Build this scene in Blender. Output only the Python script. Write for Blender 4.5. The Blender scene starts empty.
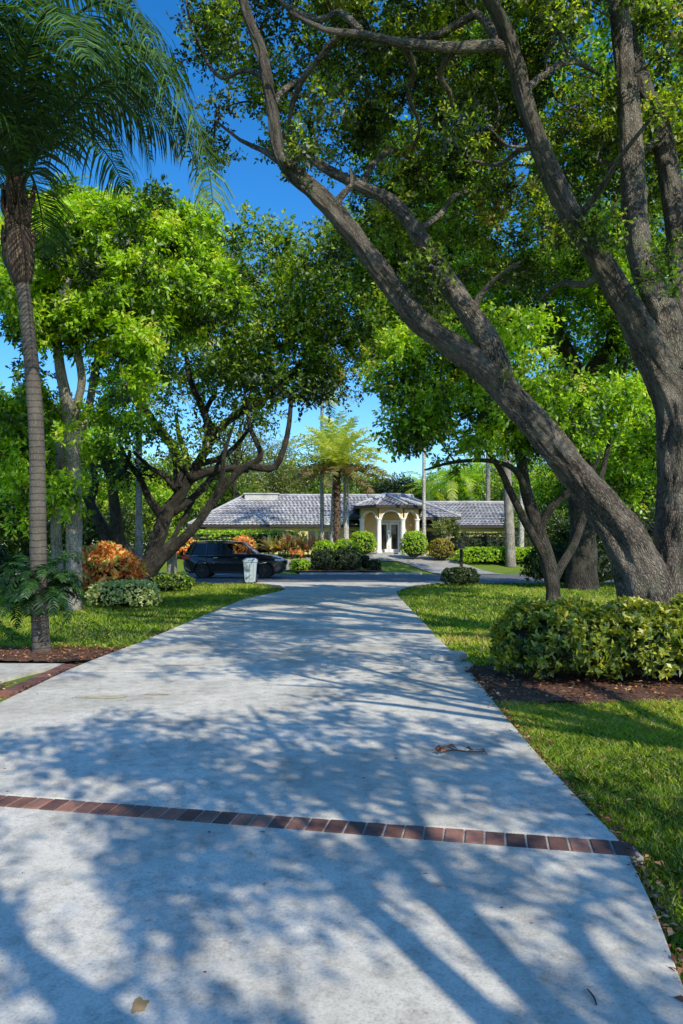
import bpy, bmesh, math, random
import numpy as np
from mathutils import Vector, Matrix, noise
R = math.radians
random.seed(7)
rng = np.random.default_rng(11)
sc = bpy.context.scene
col = sc.collection
EYE = 1.58; FPX = 740.0; HOR = 544.0
PITCH = math.atan((HOR-512)/FPX)

# ------------------------------------------------------------ placing
def sstep(t):
    t = min(max(t, 0), 1); return t*t*(3-2*t)
def gz(x, y):
    return 0.87*sstep((y-39.5)/9.0)
def at(px, py, d):
    u = (px-341.5)/FPX; v = (512-py)/FPX
    dy = math.cos(PITCH)-v*math.sin(PITCH); dz = math.sin(PITCH)+v*math.cos(PITCH)
    s = d/dy
    return Vector((u*s, d, EYE+dz*s))
def ppm(d): return FPX/d

# ------------------------------------------------------------ objects
def tag(o, label=None, cat=None, group=None, kind=None):
    if label: o['label'] = label
    if cat: o['category'] = cat
    if group: o['group'] = group
    if kind: o['kind'] = kind
    return o
def link(name, me, mat=None, parent=None):
    o = bpy.data.objects.new(name, me); col.objects.link(o)
    if mat: me.materials.append(mat)
    if parent: o.parent = parent
    return o
def thing(name, label, cat, loc=(0, 0, 0), rz=0, group=None):
    o = bpy.data.objects.new(name, None); col.objects.link(o)
    o.location = loc; o.rotation_euler = (0, 0, rz); o.empty_display_size = .1
    return tag(o, label, cat, group)
def copy_tree(o, parent=None):
    c = o.copy(); col.objects.link(c)
    if parent: c.parent = parent
    for ch in list(o.children): copy_tree(ch, c)
    return c

class MB:
    """collects geometry for ONE mesh"""
    def __init__(s): s.v = []; s.f = []; s.t = []; s.b = []
    def add(s, vs, fs, tint=0.5, bk=None):
        n = len(s.v); s.v += [tuple(v) for v in vs]
        s.f += [tuple(i+n for i in f) for f in fs]
        s.t += [tint]*len(vs)
        s.b += (bk if bk else [tuple(v) for v in vs])
    def box(s, lo, hi, tint=.5, M=None):
        x0, y0, z0 = lo; x1, y1, z1 = hi
        vs = [Vector(p) for p in ((x0,y0,z0),(x1,y0,z0),(x1,y1,z0),(x0,y1,z0),(x0,y0,z1),(x1,y0,z1),(x1,y1,z1),(x0,y1,z1))]
        if M: vs = [M @ v for v in vs]
        s.add(vs, [(0,3,2,1),(4,5,6,7),(0,1,5,4),(1,2,6,5),(2,3,7,6),(3,0,4,7)], tint)
    def bar(s, a, b, w, h, tint=.5):
        a = Vector(a); b = Vector(b); L = (b-a).length
        q = (b-a).to_track_quat('Z', 'Y').to_matrix().to_4x4()
        s.box((-w/2,-h/2,0), (w/2,h/2,L), tint, Matrix.Translation(a) @ q)
    def prism(s, poly, z0, z1, tint=.5, M=None):
        n = len(poly)
        vs = [Vector((p[0], p[1], z0)) for p in poly]+[Vector((p[0], p[1], z1)) for p in poly]
        if M: vs = [M @ v for v in vs]
        s.add(vs, [tuple(range(n))[::-1], tuple(range(n, 2*n))]+[(i,(i+1)%n,n+(i+1)%n,n+i) for i in range(n)], tint)
    def lathe(s, prof, n=16, M=None, tint=.5):
        vs = []; fs = []
        for r, z in prof:
            for k in range(n):
                a = 2*math.pi*k/n; vs.append(Vector((r*math.cos(a), r*math.sin(a), z)))
        for i in range(len(prof)-1):
            for k in range(n):
                fs.append((i*n+k, i*n+(k+1)%n, (i+1)*n+(k+1)%n, (i+1)*n+k))
        fs.append(tuple(range(n))[::-1]); fs.append(tuple(range((len(prof)-1)*n, len(prof)*n)))
        if M: vs = [M @ v for v in vs]
        s.add(vs, fs, tint)
    def tube(s, pts, rad, sides=8, res=3, wob=0.0, tint=.5, seed=0, spacing=None, ridge=0.0):
        pts = [Vector(p) for p in pts]
        P = []; Rr = []
        n = len(pts)
        for i in range(n-1):
            p0 = pts[max(i-1,0)]; p1 = pts[i]; p2 = pts[i+1]; p3 = pts[min(i+2,n-1)]
            k = res if spacing is None else max(2, int((p2-p1).length/spacing))
            for j in range(k):
                t = j/k
                P.append(0.5*((2*p1)+(p2-p0)*t+(2*p0-5*p1+4*p2-p3)*t*t+(3*p1-p0-3*p2+p3)*t**3))
                Rr.append(rad[i]*(1-t)+rad[i+1]*t)
        P.append(pts[-1]); Rr.append(rad[-1])
        vs = []; bk = []; fs = []
        ref = Vector((0.31, 0.9, 0.17)).normalized(); L = 0
        T0 = (P[1]-P[0]).normalized()
        N = (ref-T0*ref.dot(T0)).normalized()
        r0 = max(Rr)
        for i, p in enumerate(P):
            T = (P[min(i+1,len(P)-1)]-P[max(i-1,0)]).normalized()
            N = (N-T*N.dot(T))
            N = N.normalized() if N.length > 1e-6 else T.orthogonal().normalized()
            B = T.cross(N)
            if i: L += (p-P[i-1]).length
            for k in range(sides):
                a = 2*math.pi*k/sides
                r = Rr[i]
                if wob:
                    q = Vector((math.cos(a)*1.3, math.sin(a)*1.3, L*0.9))+Vector((seed*3.1, seed, 0))
                    r *= 1+wob*noise.noise(q*1.3)+wob*0.45*noise.noise(q*4.1)
                if ridge:
                    q2 = Vector((math.cos(a)*r*9, math.sin(a)*r*9, L*2.2+seed))
                    r += ridge*(.5-abs(noise.noise(q2))*2.2)+ridge*.7*(.4-abs(noise.noise(q2*2.1))*2)
                    kn = noise.noise(Vector((math.cos(a)*1.1, math.sin(a)*1.1, L*1.6+seed*7)))
                    if kn > .42: r += (kn-.42)*.35*Rr[i]*2
                vs.append(p+(N*math.cos(a)+B*math.sin(a))*r)
                bk.append((math.cos(a)*r0+seed*1.7, math.sin(a)*r0, L))
        for i in range(len(P)-1):
            for k in range(sides):
                fs.append((i*sides+k, i*sides+(k+1)%sides, (i+1)*sides+(k+1)%sides, (i+1)*sides+k))
        fs.append(tuple(range(sides))[::-1]); fs.append(tuple(range((len(P)-1)*sides, len(P)*sides)))
        s.add(vs, fs, tint, bk)
        return P
    def build(s, name, mat, parent=None, smooth=False, bevel=0, seg=2):
        me = bpy.data.meshes.new(name); me.from_pydata(s.v, [], s.f)
        a = me.attributes.new('tint', 'FLOAT', 'POINT'); a.data.foreach_set('value', np.array(s.t, dtype=np.float32))
        b = me.attributes.new('bk', 'FLOAT_VECTOR', 'POINT'); b.data.foreach_set('vector', np.array(s.b, dtype=np.float32).ravel())
        if smooth: me.polygons.foreach_set('use_smooth', [True]*len(me.polygons))
        me.update()
        o = link(name, me, mat, parent)
        if bevel:
            m = o.modifiers.new('bevel', 'BEVEL'); m.width = bevel; m.segments = seg; m.limit_method = 'ANGLE'; m.angle_limit = R(35)
        return o

def quads(name, V, tint, mat, parent=None, k=4):
    """V: (n,k,3) array, one k-gon each"""
    n = len(V)
    me = bpy.data.meshes.new(name)
    me.vertices.add(n*k); me.vertices.foreach_set('co', V.astype(np.float32).ravel())
    me.loops.add(n*k); me.loops.foreach_set('vertex_index', np.arange(n*k, dtype=np.int32))
    me.polygons.add(n); me.polygons.foreach_set('loop_start', np.arange(0, n*k, k, dtype=np.int32))
    me.polygons.foreach_set('loop_total', np.full(n, k, dtype=np.int32))
    me.update(calc_edges=True)
    a = me.attributes.new('tint', 'FLOAT', 'POINT')
    a.data.foreach_set('value', np.repeat(np.clip(tint, 0, 1), k).astype(np.float32))
    return link(name, me, mat, parent)

# ------------------------------------------------------------ materials
class NT:
    def __init__(s, name):
        s.m = bpy.data.materials.new(name); s.m.use_nodes = True
        s.t = s.m.node_tree; s.t.nodes.clear()
        s.out = s.t.nodes.new('ShaderNodeOutputMaterial')
    def n(s, typ, ins=None, **kw):
        nd = s.t.nodes.new(typ)
        for k, v in kw.items(): setattr(nd, k, v)
        for k, v in (ins or {}).items():
            if isinstance(v, bpy.types.NodeSocket): s.t.links.new(v, nd.inputs[k])
            elif isinstance(v, bpy.types.Node): s.t.links.new(v.outputs[0], nd.inputs[k])
            else:
                if isinstance(v, tuple) and len(v) == 3 and nd.inputs[k].type == 'RGBA': v = v+(1,)
                nd.inputs[k].default_value = v
        return nd
    def ramp(s, fac, stops, interp='LINEAR'):
        nd = s.n('ShaderNodeValToRGB', {'Fac': fac}); cr = nd.color_ramp; cr.interpolation = interp
        while len(cr.elements) < len(stops): cr.elements.new(0.5)
        for e, (p, c) in zip(cr.elements, stops):
            e.position = p; e.color = tuple(c)+(1,) if len(c) == 3 else c
        return nd
    def noise(s, vec, scale, detail=4, rough=.55, dist=0):
        return s.n('ShaderNodeTexNoise', {'Vector': vec, 'Scale': scale, 'Detail': detail, 'Roughness': rough, 'Distortion': dist})
    def mix(s, fac, a, b, blend='MIX'):
        nd = s.t.nodes.new('ShaderNodeMix'); nd.data_type = 'RGBA'; nd.blend_type = blend
        for k, v in ((0, fac), (6, a), (7, b)):
            if isinstance(v, bpy.types.NodeSocket): s.t.links.new(v, nd.inputs[k])
            elif isinstance(v, bpy.types.Node): s.t.links.new(v.outputs[0], nd.inputs[k])
            else:
                if isinstance(v, tuple) and len(v) == 3: v = v+(1,)
                nd.inputs[k].default_value = v
        return nd.outputs[2]
    def math(s, op, a, b=0.0):
        nd = s.n('ShaderNodeMath', {0: a, 1: b}, operation=op); return nd.outputs[0]
    def obj(s):
        return s.n('ShaderNodeTexCoord').outputs['Object']
    def geo(s):
        return s.n('ShaderNodeNewGeometry').outputs['Position']
    def attr(s, name, out=0):
        return s.n('ShaderNodeAttribute', attribute_name=name).outputs[out]
    def bump(s, h, strength=.4, dist=.02):
        return s.n('ShaderNodeBump', {'Height': h, 'Strength': strength, 'Distance': dist})
    def princ(s, colr, rough=.6, bump=None, **kw):
        ins = {'Base Color': colr, 'Roughness': rough}
        if bump: ins['Normal'] = bump
        ins.update(kw)
        b = s.n('ShaderNodeBsdfPrincipled', ins)
        s.t.links.new(b.outputs[0], s.out.inputs[0]); return s.m

def leaf_mat(name, stops, trans=.42, gloss=.045, glow=(1.6, 1.5, .5), rough=.5):
    t = NT(name)
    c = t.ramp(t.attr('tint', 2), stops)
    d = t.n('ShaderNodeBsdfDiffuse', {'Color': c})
    tc = t.mix(1.0, c.outputs[0], glow, 'MULTIPLY')
    tr = t.n('ShaderNodeBsdfTranslucent', {'Color': tc})
    m = t.n('ShaderNodeMixShader', {0: trans, 1: d, 2: tr})
    g = t.n('ShaderNodeBsdfGlossy', {'Color': (.9, .95, 1), 'Roughness': rough})
    m2 = t.n('ShaderNodeMixShader', {0: gloss, 1: m, 2: g})
    t.t.links.new(m2.outputs[0], t.out.inputs[0])
    return t.m

M = {}
M['oak_leaf'] = leaf_mat('oak_leaf', [(0, (.012,.018,.008)), (.3, (.055,.08,.014)), (.55, (.18,.28,.02)), (.85, (.50,.70,.05)), (1, (.50,.36,.14))], trans=.58)
M['olive_leaf'] = leaf_mat('olive_leaf', [(0, (.025,.028,.010)), (.4, (.055,.062,.018)), (.75, (.10,.10,.03)), (1, (.17,.13,.06))], trans=.30, gloss=.07)
M['bright_leaf'] = leaf_mat('bright_leaf', [(0, (.015,.04,.006)), (.25, (.08,.17,.006)), (.5, (.28,.50,.008)), (.8, (.52,.76,.03)), (1, (.72,.68,.12))], trans=.5)
M['mid_leaf'] = leaf_mat('mid_leaf', [(0, (.008,.022,.008)), (.28, (.05,.11,.010)), (.55, (.19,.33,.012)), (.85, (.42,.58,.04)), (1, (.5,.42,.1))], trans=.48)
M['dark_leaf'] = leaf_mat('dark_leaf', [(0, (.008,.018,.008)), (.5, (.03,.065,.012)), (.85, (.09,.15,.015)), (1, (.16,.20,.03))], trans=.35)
M['pale_leaf'] = leaf_mat('pale_leaf', [(0, (.05,.07,.02)), (.5, (.24,.30,.07)), (1, (.46,.48,.18))], trans=.45)
M['hedge_leaf'] = leaf_mat('hedge_leaf', [(0, (.02,.045,.010)), (.28, (.09,.17,.015)), (.52, (.27,.34,.02)), (.78, (.58,.56,.05)), (1, (.72,.64,.16))], trans=.38, gloss=.05)
M['hedge_bright'] = leaf_mat('hedge_bright', [(0, (.10,.22,.006)), (.45, (.34,.56,.010)), (1, (.62,.78,.05))], trans=.42)
M['variegated'] = leaf_mat('variegated', [(0, (.25,.36,.08)), (.45, (.62,.68,.26)), (1, (.92,.92,.62))], trans=.35)
M['croton'] = leaf_mat('croton', [(0, (.25,.06,.02)), (.16, (.70,.10,.05)), (.34, (.95,.32,.07)), (.52, (.98,.60,.14)), (.72, (.95,.82,.22)), (.86, (.95,.22,.10)), (1, (.40,.58,.06))], trans=.45, glow=(1.2,1.1,.8))
M['ti_leaf'] = leaf_mat('ti_leaf', [(0, (.30,.42,.05)), (.22, (.75,.18,.08)), (.45, (.92,.68,.34)), (.78, (.88,.88,.36)), (1, (.55,.75,.12))], trans=.45, glow=(1.2,1.1,.8))
M['amber_leaf'] = leaf_mat('amber_leaf', [(0, (.12,.12,.01)), (.5, (.36,.28,.02)), (1, (.52,.44,.04))], trans=.35)
M['queen_leaf'] = leaf_mat('queen_leaf', [(0, (.010,.035,.014)), (.5, (.04,.10,.025)), (1, (.14,.27,.05))], trans=.38, gloss=.03, rough=.55)
M['date_leaf'] = leaf_mat('date_leaf', [(0, (.20,.13,.06)), (.2, (.28,.24,.08)), (.5, (.36,.46,.09)), (1, (.70,.76,.26))], trans=.45, gloss=.05)
M['fern_leaf'] = leaf_mat('fern_leaf', [(0, (.006,.018,.008)), (.6, (.02,.065,.018)), (1, (.07,.17,.03))], trans=.25, gloss=.02)
M['dry_leaf'] = leaf_mat('dry_leaf', [(0, (.07,.03,.015)), (.5, (.28,.11,.05)), (.85, (.52,.27,.12)), (1, (.66,.48,.28))], trans=.15, glow=(1, 1, 1))
M['lush_leaf'] = leaf_mat('lush_leaf', [(0, (.010,.03,.006)), (.28, (.07,.16,.006)), (.52, (.24,.46,.008)), (.85, (.50,.70,.04)), (1, (.55,.5,.1))], trans=.52)
M['grass'] = leaf_mat('grass', [(0, (.04,.09,.006)), (.45, (.26,.42,.010)), (.8, (.52,.66,.03)), (.97, (.62,.62,.12)), (1, (.60,.44,.18))], trans=.45, gloss=.04)
M['airplant'] = leaf_mat('airplant', [(0, (.12,.15,.07)), (1, (.32,.36,.14))], trans=.3)
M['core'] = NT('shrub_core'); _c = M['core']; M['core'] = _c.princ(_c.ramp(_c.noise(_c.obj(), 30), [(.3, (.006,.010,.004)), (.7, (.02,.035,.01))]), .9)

def bark(name, c0, c1, c2, zs=.22, scale=26, strength=.9, rings=False, moss=None, es=.75):
    t = NT(name)
    bk = t.attr('bk', 1)
    mp = t.n('ShaderNodeMapping', {'Vector': bk, 'Scale': (1, 1, zs)})
    ns = t.noise(mp.outputs[0], scale, 6, .65, .6)
    vo = t.n('ShaderNodeTexVoronoi', {'Vector': t.n('ShaderNodeMapping', {'Vector': t.mix(.06, bk, t.noise(bk, 8).outputs[1]), 'Scale': (1, 1, zs*1.1)}).outputs[0], 'Scale': scale*1.05, 'Randomness': .95}, feature='DISTANCE_TO_EDGE')
    edge = t.ramp(vo.outputs[0], [(0, (0,0,0)), (.22, (1,1,1))])
    c = t.ramp(ns.outputs[0], [(.32, c0), (.5, c1), (.68, c2)])
    cc = t.mix(es, c.outputs[0], t.mix(1, edge.outputs[0], (.85,.8,.75), 'MULTIPLY'), 'MULTIPLY')
    big = t.noise(bk, 2.2, 4)
    cc = t.mix(t.ramp(big.outputs[0], [(.45, (0,0,0)), (.72, (.5,.5,.5))]).outputs[0], cc, c2)
    h = t.math('ADD', t.math('MULTIPLY', edge.outputs[0], .8*es), ns.outputs[0])
    if rings:
        w = t.n('ShaderNodeTexWave', {'Vector': bk, 'Scale': 3.2, 'Distortion': 1.5, 'Detail': 2, 'Detail Scale': 1.5}, bands_direction='Z')
        rr = t.ramp(w.outputs[1], [(0, (.55,.52,.5)), (.2, (1,1,1))])
        cc = t.mix(1, cc, rr.outputs[0], 'MULTIPLY')
        h = t.math('ADD', h, t.math('MULTIPLY', rr.outputs[0], 1.0))
    if moss:
        nm = t.noise(t.geo(), 3.0, 5)
        cc = t.mix(t.ramp(nm.outputs[0], [(.55, (0,0,0)), (.68, (.7,.7,.7))]).outputs[0], cc, moss)
    return t.princ(cc, .85, t.bump(h, strength, .05))
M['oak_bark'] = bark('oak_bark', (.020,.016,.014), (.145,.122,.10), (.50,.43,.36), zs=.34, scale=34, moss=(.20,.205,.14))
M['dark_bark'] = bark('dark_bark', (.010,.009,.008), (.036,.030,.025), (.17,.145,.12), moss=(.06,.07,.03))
M['pale_bark'] = bark('pale_bark', (.17,.155,.13), (.36,.33,.28), (.58,.54,.48), zs=.5, strength=.4)
M['palm_bark'] = bark('palm_bark', (.13,.11,.10), (.085,.073,.062), (.18,.16,.13), zs=.5, scale=30, strength=.4, rings=True, es=.2)
M['white_palm'] = bark('white_palm', (.5,.49,.46), (.68,.66,.62), (.8,.78,.74), zs=.8, scale=8, strength=.3, rings=True)
M['date_bark'] = bark('date_bark', (.05,.03,.02), (.16,.10,.06), (.34,.23,.14), zs=1.2, scale=9, strength=1)
M['fibre'] = bark('fibre', (.05,.03,.022), (.14,.09,.065), (.30,.21,.15), zs=.12, scale=30, strength=1)

def simple(name, c, rough=.6, var=.12, scale=6, **kw):
    t = NT(name); n = t.noise(t.obj(), scale, 5)
    a = tuple(x*(1-var) for x in c); b = tuple(min(1, x*(1+var)) for x in c)
    return t.princ(t.ramp(n, [(.3, a), (.7, b)]), rough, t.bump(n.outputs[0], .08, .01), **kw)

# concrete
def concrete(name, base, stain=True, tone=1.0):
    t = NT(name); g = t.geo()
    n1 = t.noise(g, 1.1, 6, .6); n2 = t.noise(g, 9, 8, .7); n3 = t.noise(g, 90, 3, .6); n4 = t.noise(g, .35, 3)
    c = t.ramp(n1, [(.3, tuple(x*.66 for x in base)), (.55, base), (.75, tuple(x*1.10 for x in base))]).outputs[0]
    c = t.mix(.85, c, t.ramp(n2, [(.28, (.50,.49,.47)), (.5, (.93,.93,.92)), (.72, (1.12,1.11,1.09))]).outputs[0], 'MULTIPLY')
    c = t.mix(.8, c, t.ramp(t.noise(g, 28, 6, .75), [(.30, (.45,.43,.40)), (.42, (.95,.95,.95)), (.7, (1.1,1.1,1.1))]).outputs[0], 'MULTIPLY')
    c = t.mix(.5, c, t.ramp(n3, [(.30, (.5,.5,.5)), (.5, (1,1,1)), (.66, (1.1,1.1,1.1))]).outputs[0], 'MULTIPLY')
    if stain:
        c = t.mix(t.ramp(n4, [(.45, (0,0,0)), (.7, (.5,.5,.5))]).outputs[0], c, (.33,.285,.21))
        spots = t.n('ShaderNodeTexVoronoi', {'Vector': g, 'Scale': 1.7})
        c = t.mix(t.ramp(spots.outputs[0], [(0, (.75,.75,.75)), (.07, (0,0,0))]).outputs[0], c, (.09,.07,.05))
        st2 = t.n('ShaderNodeTexVoronoi', {'Vector': t.mix(.25, g, t.noise(g, 2.5, 4).outputs[1]), 'Scale': .55})
        c = t.mix(t.ramp(st2.outputs[0], [(.0, (.45,.45,.45)), (.16, (.12,.12,.12)), (.3, (0,0,0))]).outputs[0], c, (.24,.19,.12))
        ed = t.n('ShaderNodeTexVoronoi', {'Vector': t.mix(.12, g, t.noise(g, 3, 5).outputs[1]), 'Scale': .27}, feature='DISTANCE_TO_EDGE')
        c = t.mix(t.ramp(ed.outputs[0], [(0, (.12,.12,.12)), (.0010, (0,0,0))]).outputs[0], c, (.06,.055,.05))
    h = t.math('ADD', n2.outputs[0], t.math('MULTIPLY', n3.outputs[0], .6))
    return t.princ(c, .85, t.bump(h, .35, .006))
M['concrete'] = concrete('concrete', (.73,.685,.61))
M['concrete2'] = concrete('concrete_slab', (.56,.55,.52), False)
M['joint'] = simple('joint_fill', (.06,.055,.05), .9)
M['paver'] = concrete('drive_paving', (.42,.40,.38), False)
M['asphalt'] = concrete('asphalt', (.17,.17,.18), False)
t = NT('brick'); g = t.geo(); n = t.noise(g, 45, 6, .7)
c = t.ramp(t.attr('tint', 2), [(0, (.11,.055,.048)), (.5, (.23,.10,.075)), (1, (.40,.20,.145))]).outputs[0]
c = t.mix(.6, c, t.ramp(n, [(.3, (.5,.5,.5)), (.65, (1.1,1.1,1.1))]).outputs[0], 'MULTIPLY')
c = t.mix(.7, c, t.ramp(t.noise(g, 4, 4), [(.35, (.55,.52,.5)), (.62, (1.1,1.1,1.1))]).outputs[0], 'MULTIPLY')
M['brick'] = t.princ(c, .85, t.bump(n.outputs[0], .5, .006))
M['mortar'] = simple('mortar', (.40,.37,.33), .9, .25, 30)
t = NT('turf'); g = t.geo(); n = t.noise(g, 1.2, 6, .7); n2 = t.noise(g, 40, 5, .7); n3 = t.noise(g, .25, 3)
c = t.ramp(n2, [(.3, (.045,.085,.006)), (.5, (.12,.20,.010)), (.7, (.24,.32,.02))]).outputs[0]
c = t.mix(t.ramp(n, [(.35, (0,0,0)), (.7, (.55,.55,.55))]).outputs[0], c, (.20,.30,.014))
c = t.mix(t.ramp(n3, [(.5, (0,0,0)), (.75, (.4,.4,.4))]).outputs[0], c, (.06,.12,.012))
M['turf'] = t.princ(c, .95, t.bump(n2.outputs[0], .8, .04))
t = NT('mulch'); g = t.geo(); n = t.noise(g, 38, 6, .75); n2 = t.noise(g, 3, 3)
c = t.ramp(n, [(.3, (.035,.018,.012)), (.5, (.14,.065,.04)), (.7, (.30,.15,.095))]).outputs[0]
M['mulch'] = t.princ(c, .95, t.bump(n.outputs[0], 1, .03))

def mesh_sheet(name, poly, z, mat, kind='structure', thick=0):
    mb = MB()
    if thick: mb.prism(poly, z-thick, z)
    else: mb.add([(x, y, z) for x, y in poly], [tuple(range(len(poly)))])
    o = mb.build(name, mat)
    return tag(o, kind=kind)

# ------------------------------------------------------------ world, sun, camera
SUN_AZ = Vector((0.52, -0.85, 0)).normalized(); SUN_EL = 37.0
w = bpy.data.worlds.new('World'); sc.world = w; w.use_nodes = True
nt = w.node_tree; bg = nt.nodes['Background']
sky = nt.nodes.new('ShaderNodeTexSky'); sky.sky_type = 'NISHITA'; sky.sun_disc = False
sky.sun_elevation = R(SUN_EL); sky.sun_rotation = math.atan2(SUN_AZ.x, SUN_AZ.y)
sky.air_density = 1.0; sky.dust_density = .4; sky.ozone_density = 1.6; sky.altitude = 0
hs = nt.nodes.new('ShaderNodeHueSaturation'); hs.inputs['Saturation'].default_value = 1.28
mxs = nt.nodes.new('ShaderNodeMix'); mxs.data_type = 'RGBA'; mxs.blend_type = 'MULTIPLY'; mxs.inputs[0].default_value = 1; mxs.inputs[7].default_value = (1.08, 1.24, 1.45, 1)
nt.links.new(sky.outputs[0], mxs.inputs[6]); nt.links.new(mxs.outputs[2], hs.inputs['Color']); nt.links.new(hs.outputs[0], bg.inputs[0]); bg.inputs[1].default_value = .15
sl = bpy.data.lights.new('sun', 'SUN'); sl.energy = 5.0; sl.angle = R(.4); sl.color = (1, .93, .76)
so = bpy.data.objects.new('sun', sl); col.objects.link(so)
sd = Vector((SUN_AZ.x*math.cos(R(SUN_EL)), SUN_AZ.y*math.cos(R(SUN_EL)), math.sin(R(SUN_EL))))
so.rotation_euler = sd.to_track_quat('Z', 'Y').to_euler(); so.location = sd*60
cam = bpy.data.cameras.new('camera'); co = bpy.data.objects.new('camera', cam); col.objects.link(co)
cam.sensor_fit = 'VERTICAL'; cam.sensor_height = 36; cam.lens = FPX/1024*36; cam.clip_end = 1000; cam.clip_start = .05
co.location = (0, 0, EYE); co.rotation_euler = (R(90)+PITCH, 0, 0); sc.camera = co
sc.view_settings.view_transform = 'Standard'; sc.view_settings.look = 'None'
sc.view_settings.exposure = 0; sc.view_settings.gamma = 1
cy = sc.cycles; cy.max_bounces = 6; cy.diffuse_bounces = 3; cy.glossy_bounces = 2; cy.transmission_bounces = 4
cy.transparent_max_bounces = 6; cy.sample_clamp_indirect = 4; cy.caustics_reflective = False; cy.caustics_refractive = False
cy.use_denoising = True
try: cy.denoiser = 'OPENIMAGEDENOISE'
except Exception: pass

# ------------------------------------------------------------ ground
def ground():
    xs = sorted(set([-300,-200,-120,-80]+[i*2 for i in range(-30, 31)]+[80,120,200,300]))
    ys = sorted(set([-80,-40,-20]+list(range(-10, 70, 1))+[75,90,120,200,400,600]))
    mb = MB(); vs = [(x, y, gz(x, y)+.03*noise.noise(Vector((x*.5, y*.5, 0)))*(1 if y < 27 else 0)-.03) for y in ys for x in xs]
    nx = len(xs)
    mb.add(vs, [(j*nx+i, j*nx+i+1, (j+1)*nx+i+1, (j+1)*nx+i) for j in range(len(ys)-1) for i in range(nx-1)])
    tag(mb.build('ground', M['turf'], smooth=True), kind='structure')
ground()
RE = [(1.03,-3),(1.08,.5),(1.17,2.54),(1.31,3.1),(1.46,3.9),(1.44,5.1),(1.48,6.8),(1.57,9.06),(1.62,14),(1.70,22),(1.80,24.5),(2.7,28.0),(4.2,30.2)]
LE = [(-3.9,-3),(-3.75,.5),(-3.6,2.5),(-3.5,3.5),(-3.45,4.6),(-3.38,6),(-3.35,7.3),(-3.38,9.4),(-3.17,12.2),(-3.05,15),(-2.8,20.5),(-1.9,25.2),(-2.3,28),(-3.9,30.2)]
def edge(E, y):
    for (x0, y0), (x1, y1) in zip(E, E[1:]):
        if y0 <= y <= y1: return x0+(x1-x0)*(y-y0)/(y1-y0)
    return E[0][0] if y < E[0][1] else E[-1][0]
BS = -0.20   # skew of the brick band
def band_y(x): return 4.155+BS*(x+0.1)
def slab(name, ya, yb, mat=M['concrete'], skew=0.0):
    ya0, yb0 = (ya if callable(ya) else (lambda x, v=ya: v)), (yb if callable(yb) else (lambda x, v=yb: v))
    ym, yM = ya0(-1), yb0(-1)
    N = max(2, int((yM-ym)/.6))
    Lp, Rp = [], []
    for i in range(N+1):
        s = i/N
        yl = ya0(-3.5)*(1-s)+yb0(-3.5)*s; yr = ya0(1.4)*(1-s)+yb0(1.4)*s
        Lp.append((edge(LE, yl), yl)); Rp.append((edge(RE, yr), yr))
    mb = MB(); mb.prism(Lp[::-1]+Rp, -.06, .03)
    # poly order: left downwards then right upwards
    o = mb.build(name, mat, bevel=.008); return tag(o, kind='structure')
joints = [-3, (lambda x: band_y(x)-.125), None, (lambda x: band_y(x)+.125), 9.12, 13.6, 18.1, 22.6, 26.6, 30.2]
slab('driveway', -3, lambda x: band_y(x)-.096)
slab('driveway', lambda x: band_y(x)+.096, 9.095)
for a, b in ((9.12, 13.6), (13.63, 18.1), (18.14, 22.6), (22.65, 26.6), (26.66, 30.15)): slab('driveway', a, b)
mb = MB(); mb.prism([(edge(LE, y)+.03, y) for y in (30,25,20,15,12,9,7,5,2.5,-3)]+[(edge(RE, y)-.03, y) for y in (-3,2.6,5,7,9,12,15,20,25,30)], -.07, .018)
tag(mb.build('driveway_base', M['joint']), kind='structure')
# brick band across the drive
mb = MB(); br = MB(); ang = math.atan(BS); x = -3.44
mb.prism([(-3.47, band_y(-3.47)-.091), (1.5, band_y(1.5)-.091), (1.5, band_y(1.5)+.091), (-3.47, band_y(-3.47)+.091)], -.05, .026)
while x < 1.42:
    Mx = Matrix.Translation((x+.05, band_y(x+.05), 0)) @ Matrix.Rotation(ang, 4, 'Z') @ Matrix.Rotation(random.gauss(0, .008), 4, 'Z')
    br.box((-.0475, -.085, 0), (.0475, .085, .031+random.uniform(0, .003)), random.random(), Mx); x += .105
b = br.build('brick_band', M['brick'], bevel=.004); tag(b, kind='structure')
tag(mb.build('brick_mortar_bed', M['mortar']), kind='structure')
# side path and its brick edging on the left
mesh_sheet('side_path', [(-9, 8.35), (-3.98, 8.45), (-3.62, 9.75), (-9, 9.9)], .02, M['concrete'], thick=.07)
mb = MB(); y = 7.9
while y < 9.6:
    Mx = Matrix.Translation((-3.50+(.0 if y < 9 else .0), y, 0)) @ Matrix.Rotation(-.02, 4, 'Z')
    mb.box((-.10, -.0475, -.03), (.10, .0475, .03+random.uniform(0,.004)), random.random()*.6, Mx); y += .105
tag(mb.build('brick_edging', M['brick'], bevel=.004), kind='structure')
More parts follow.
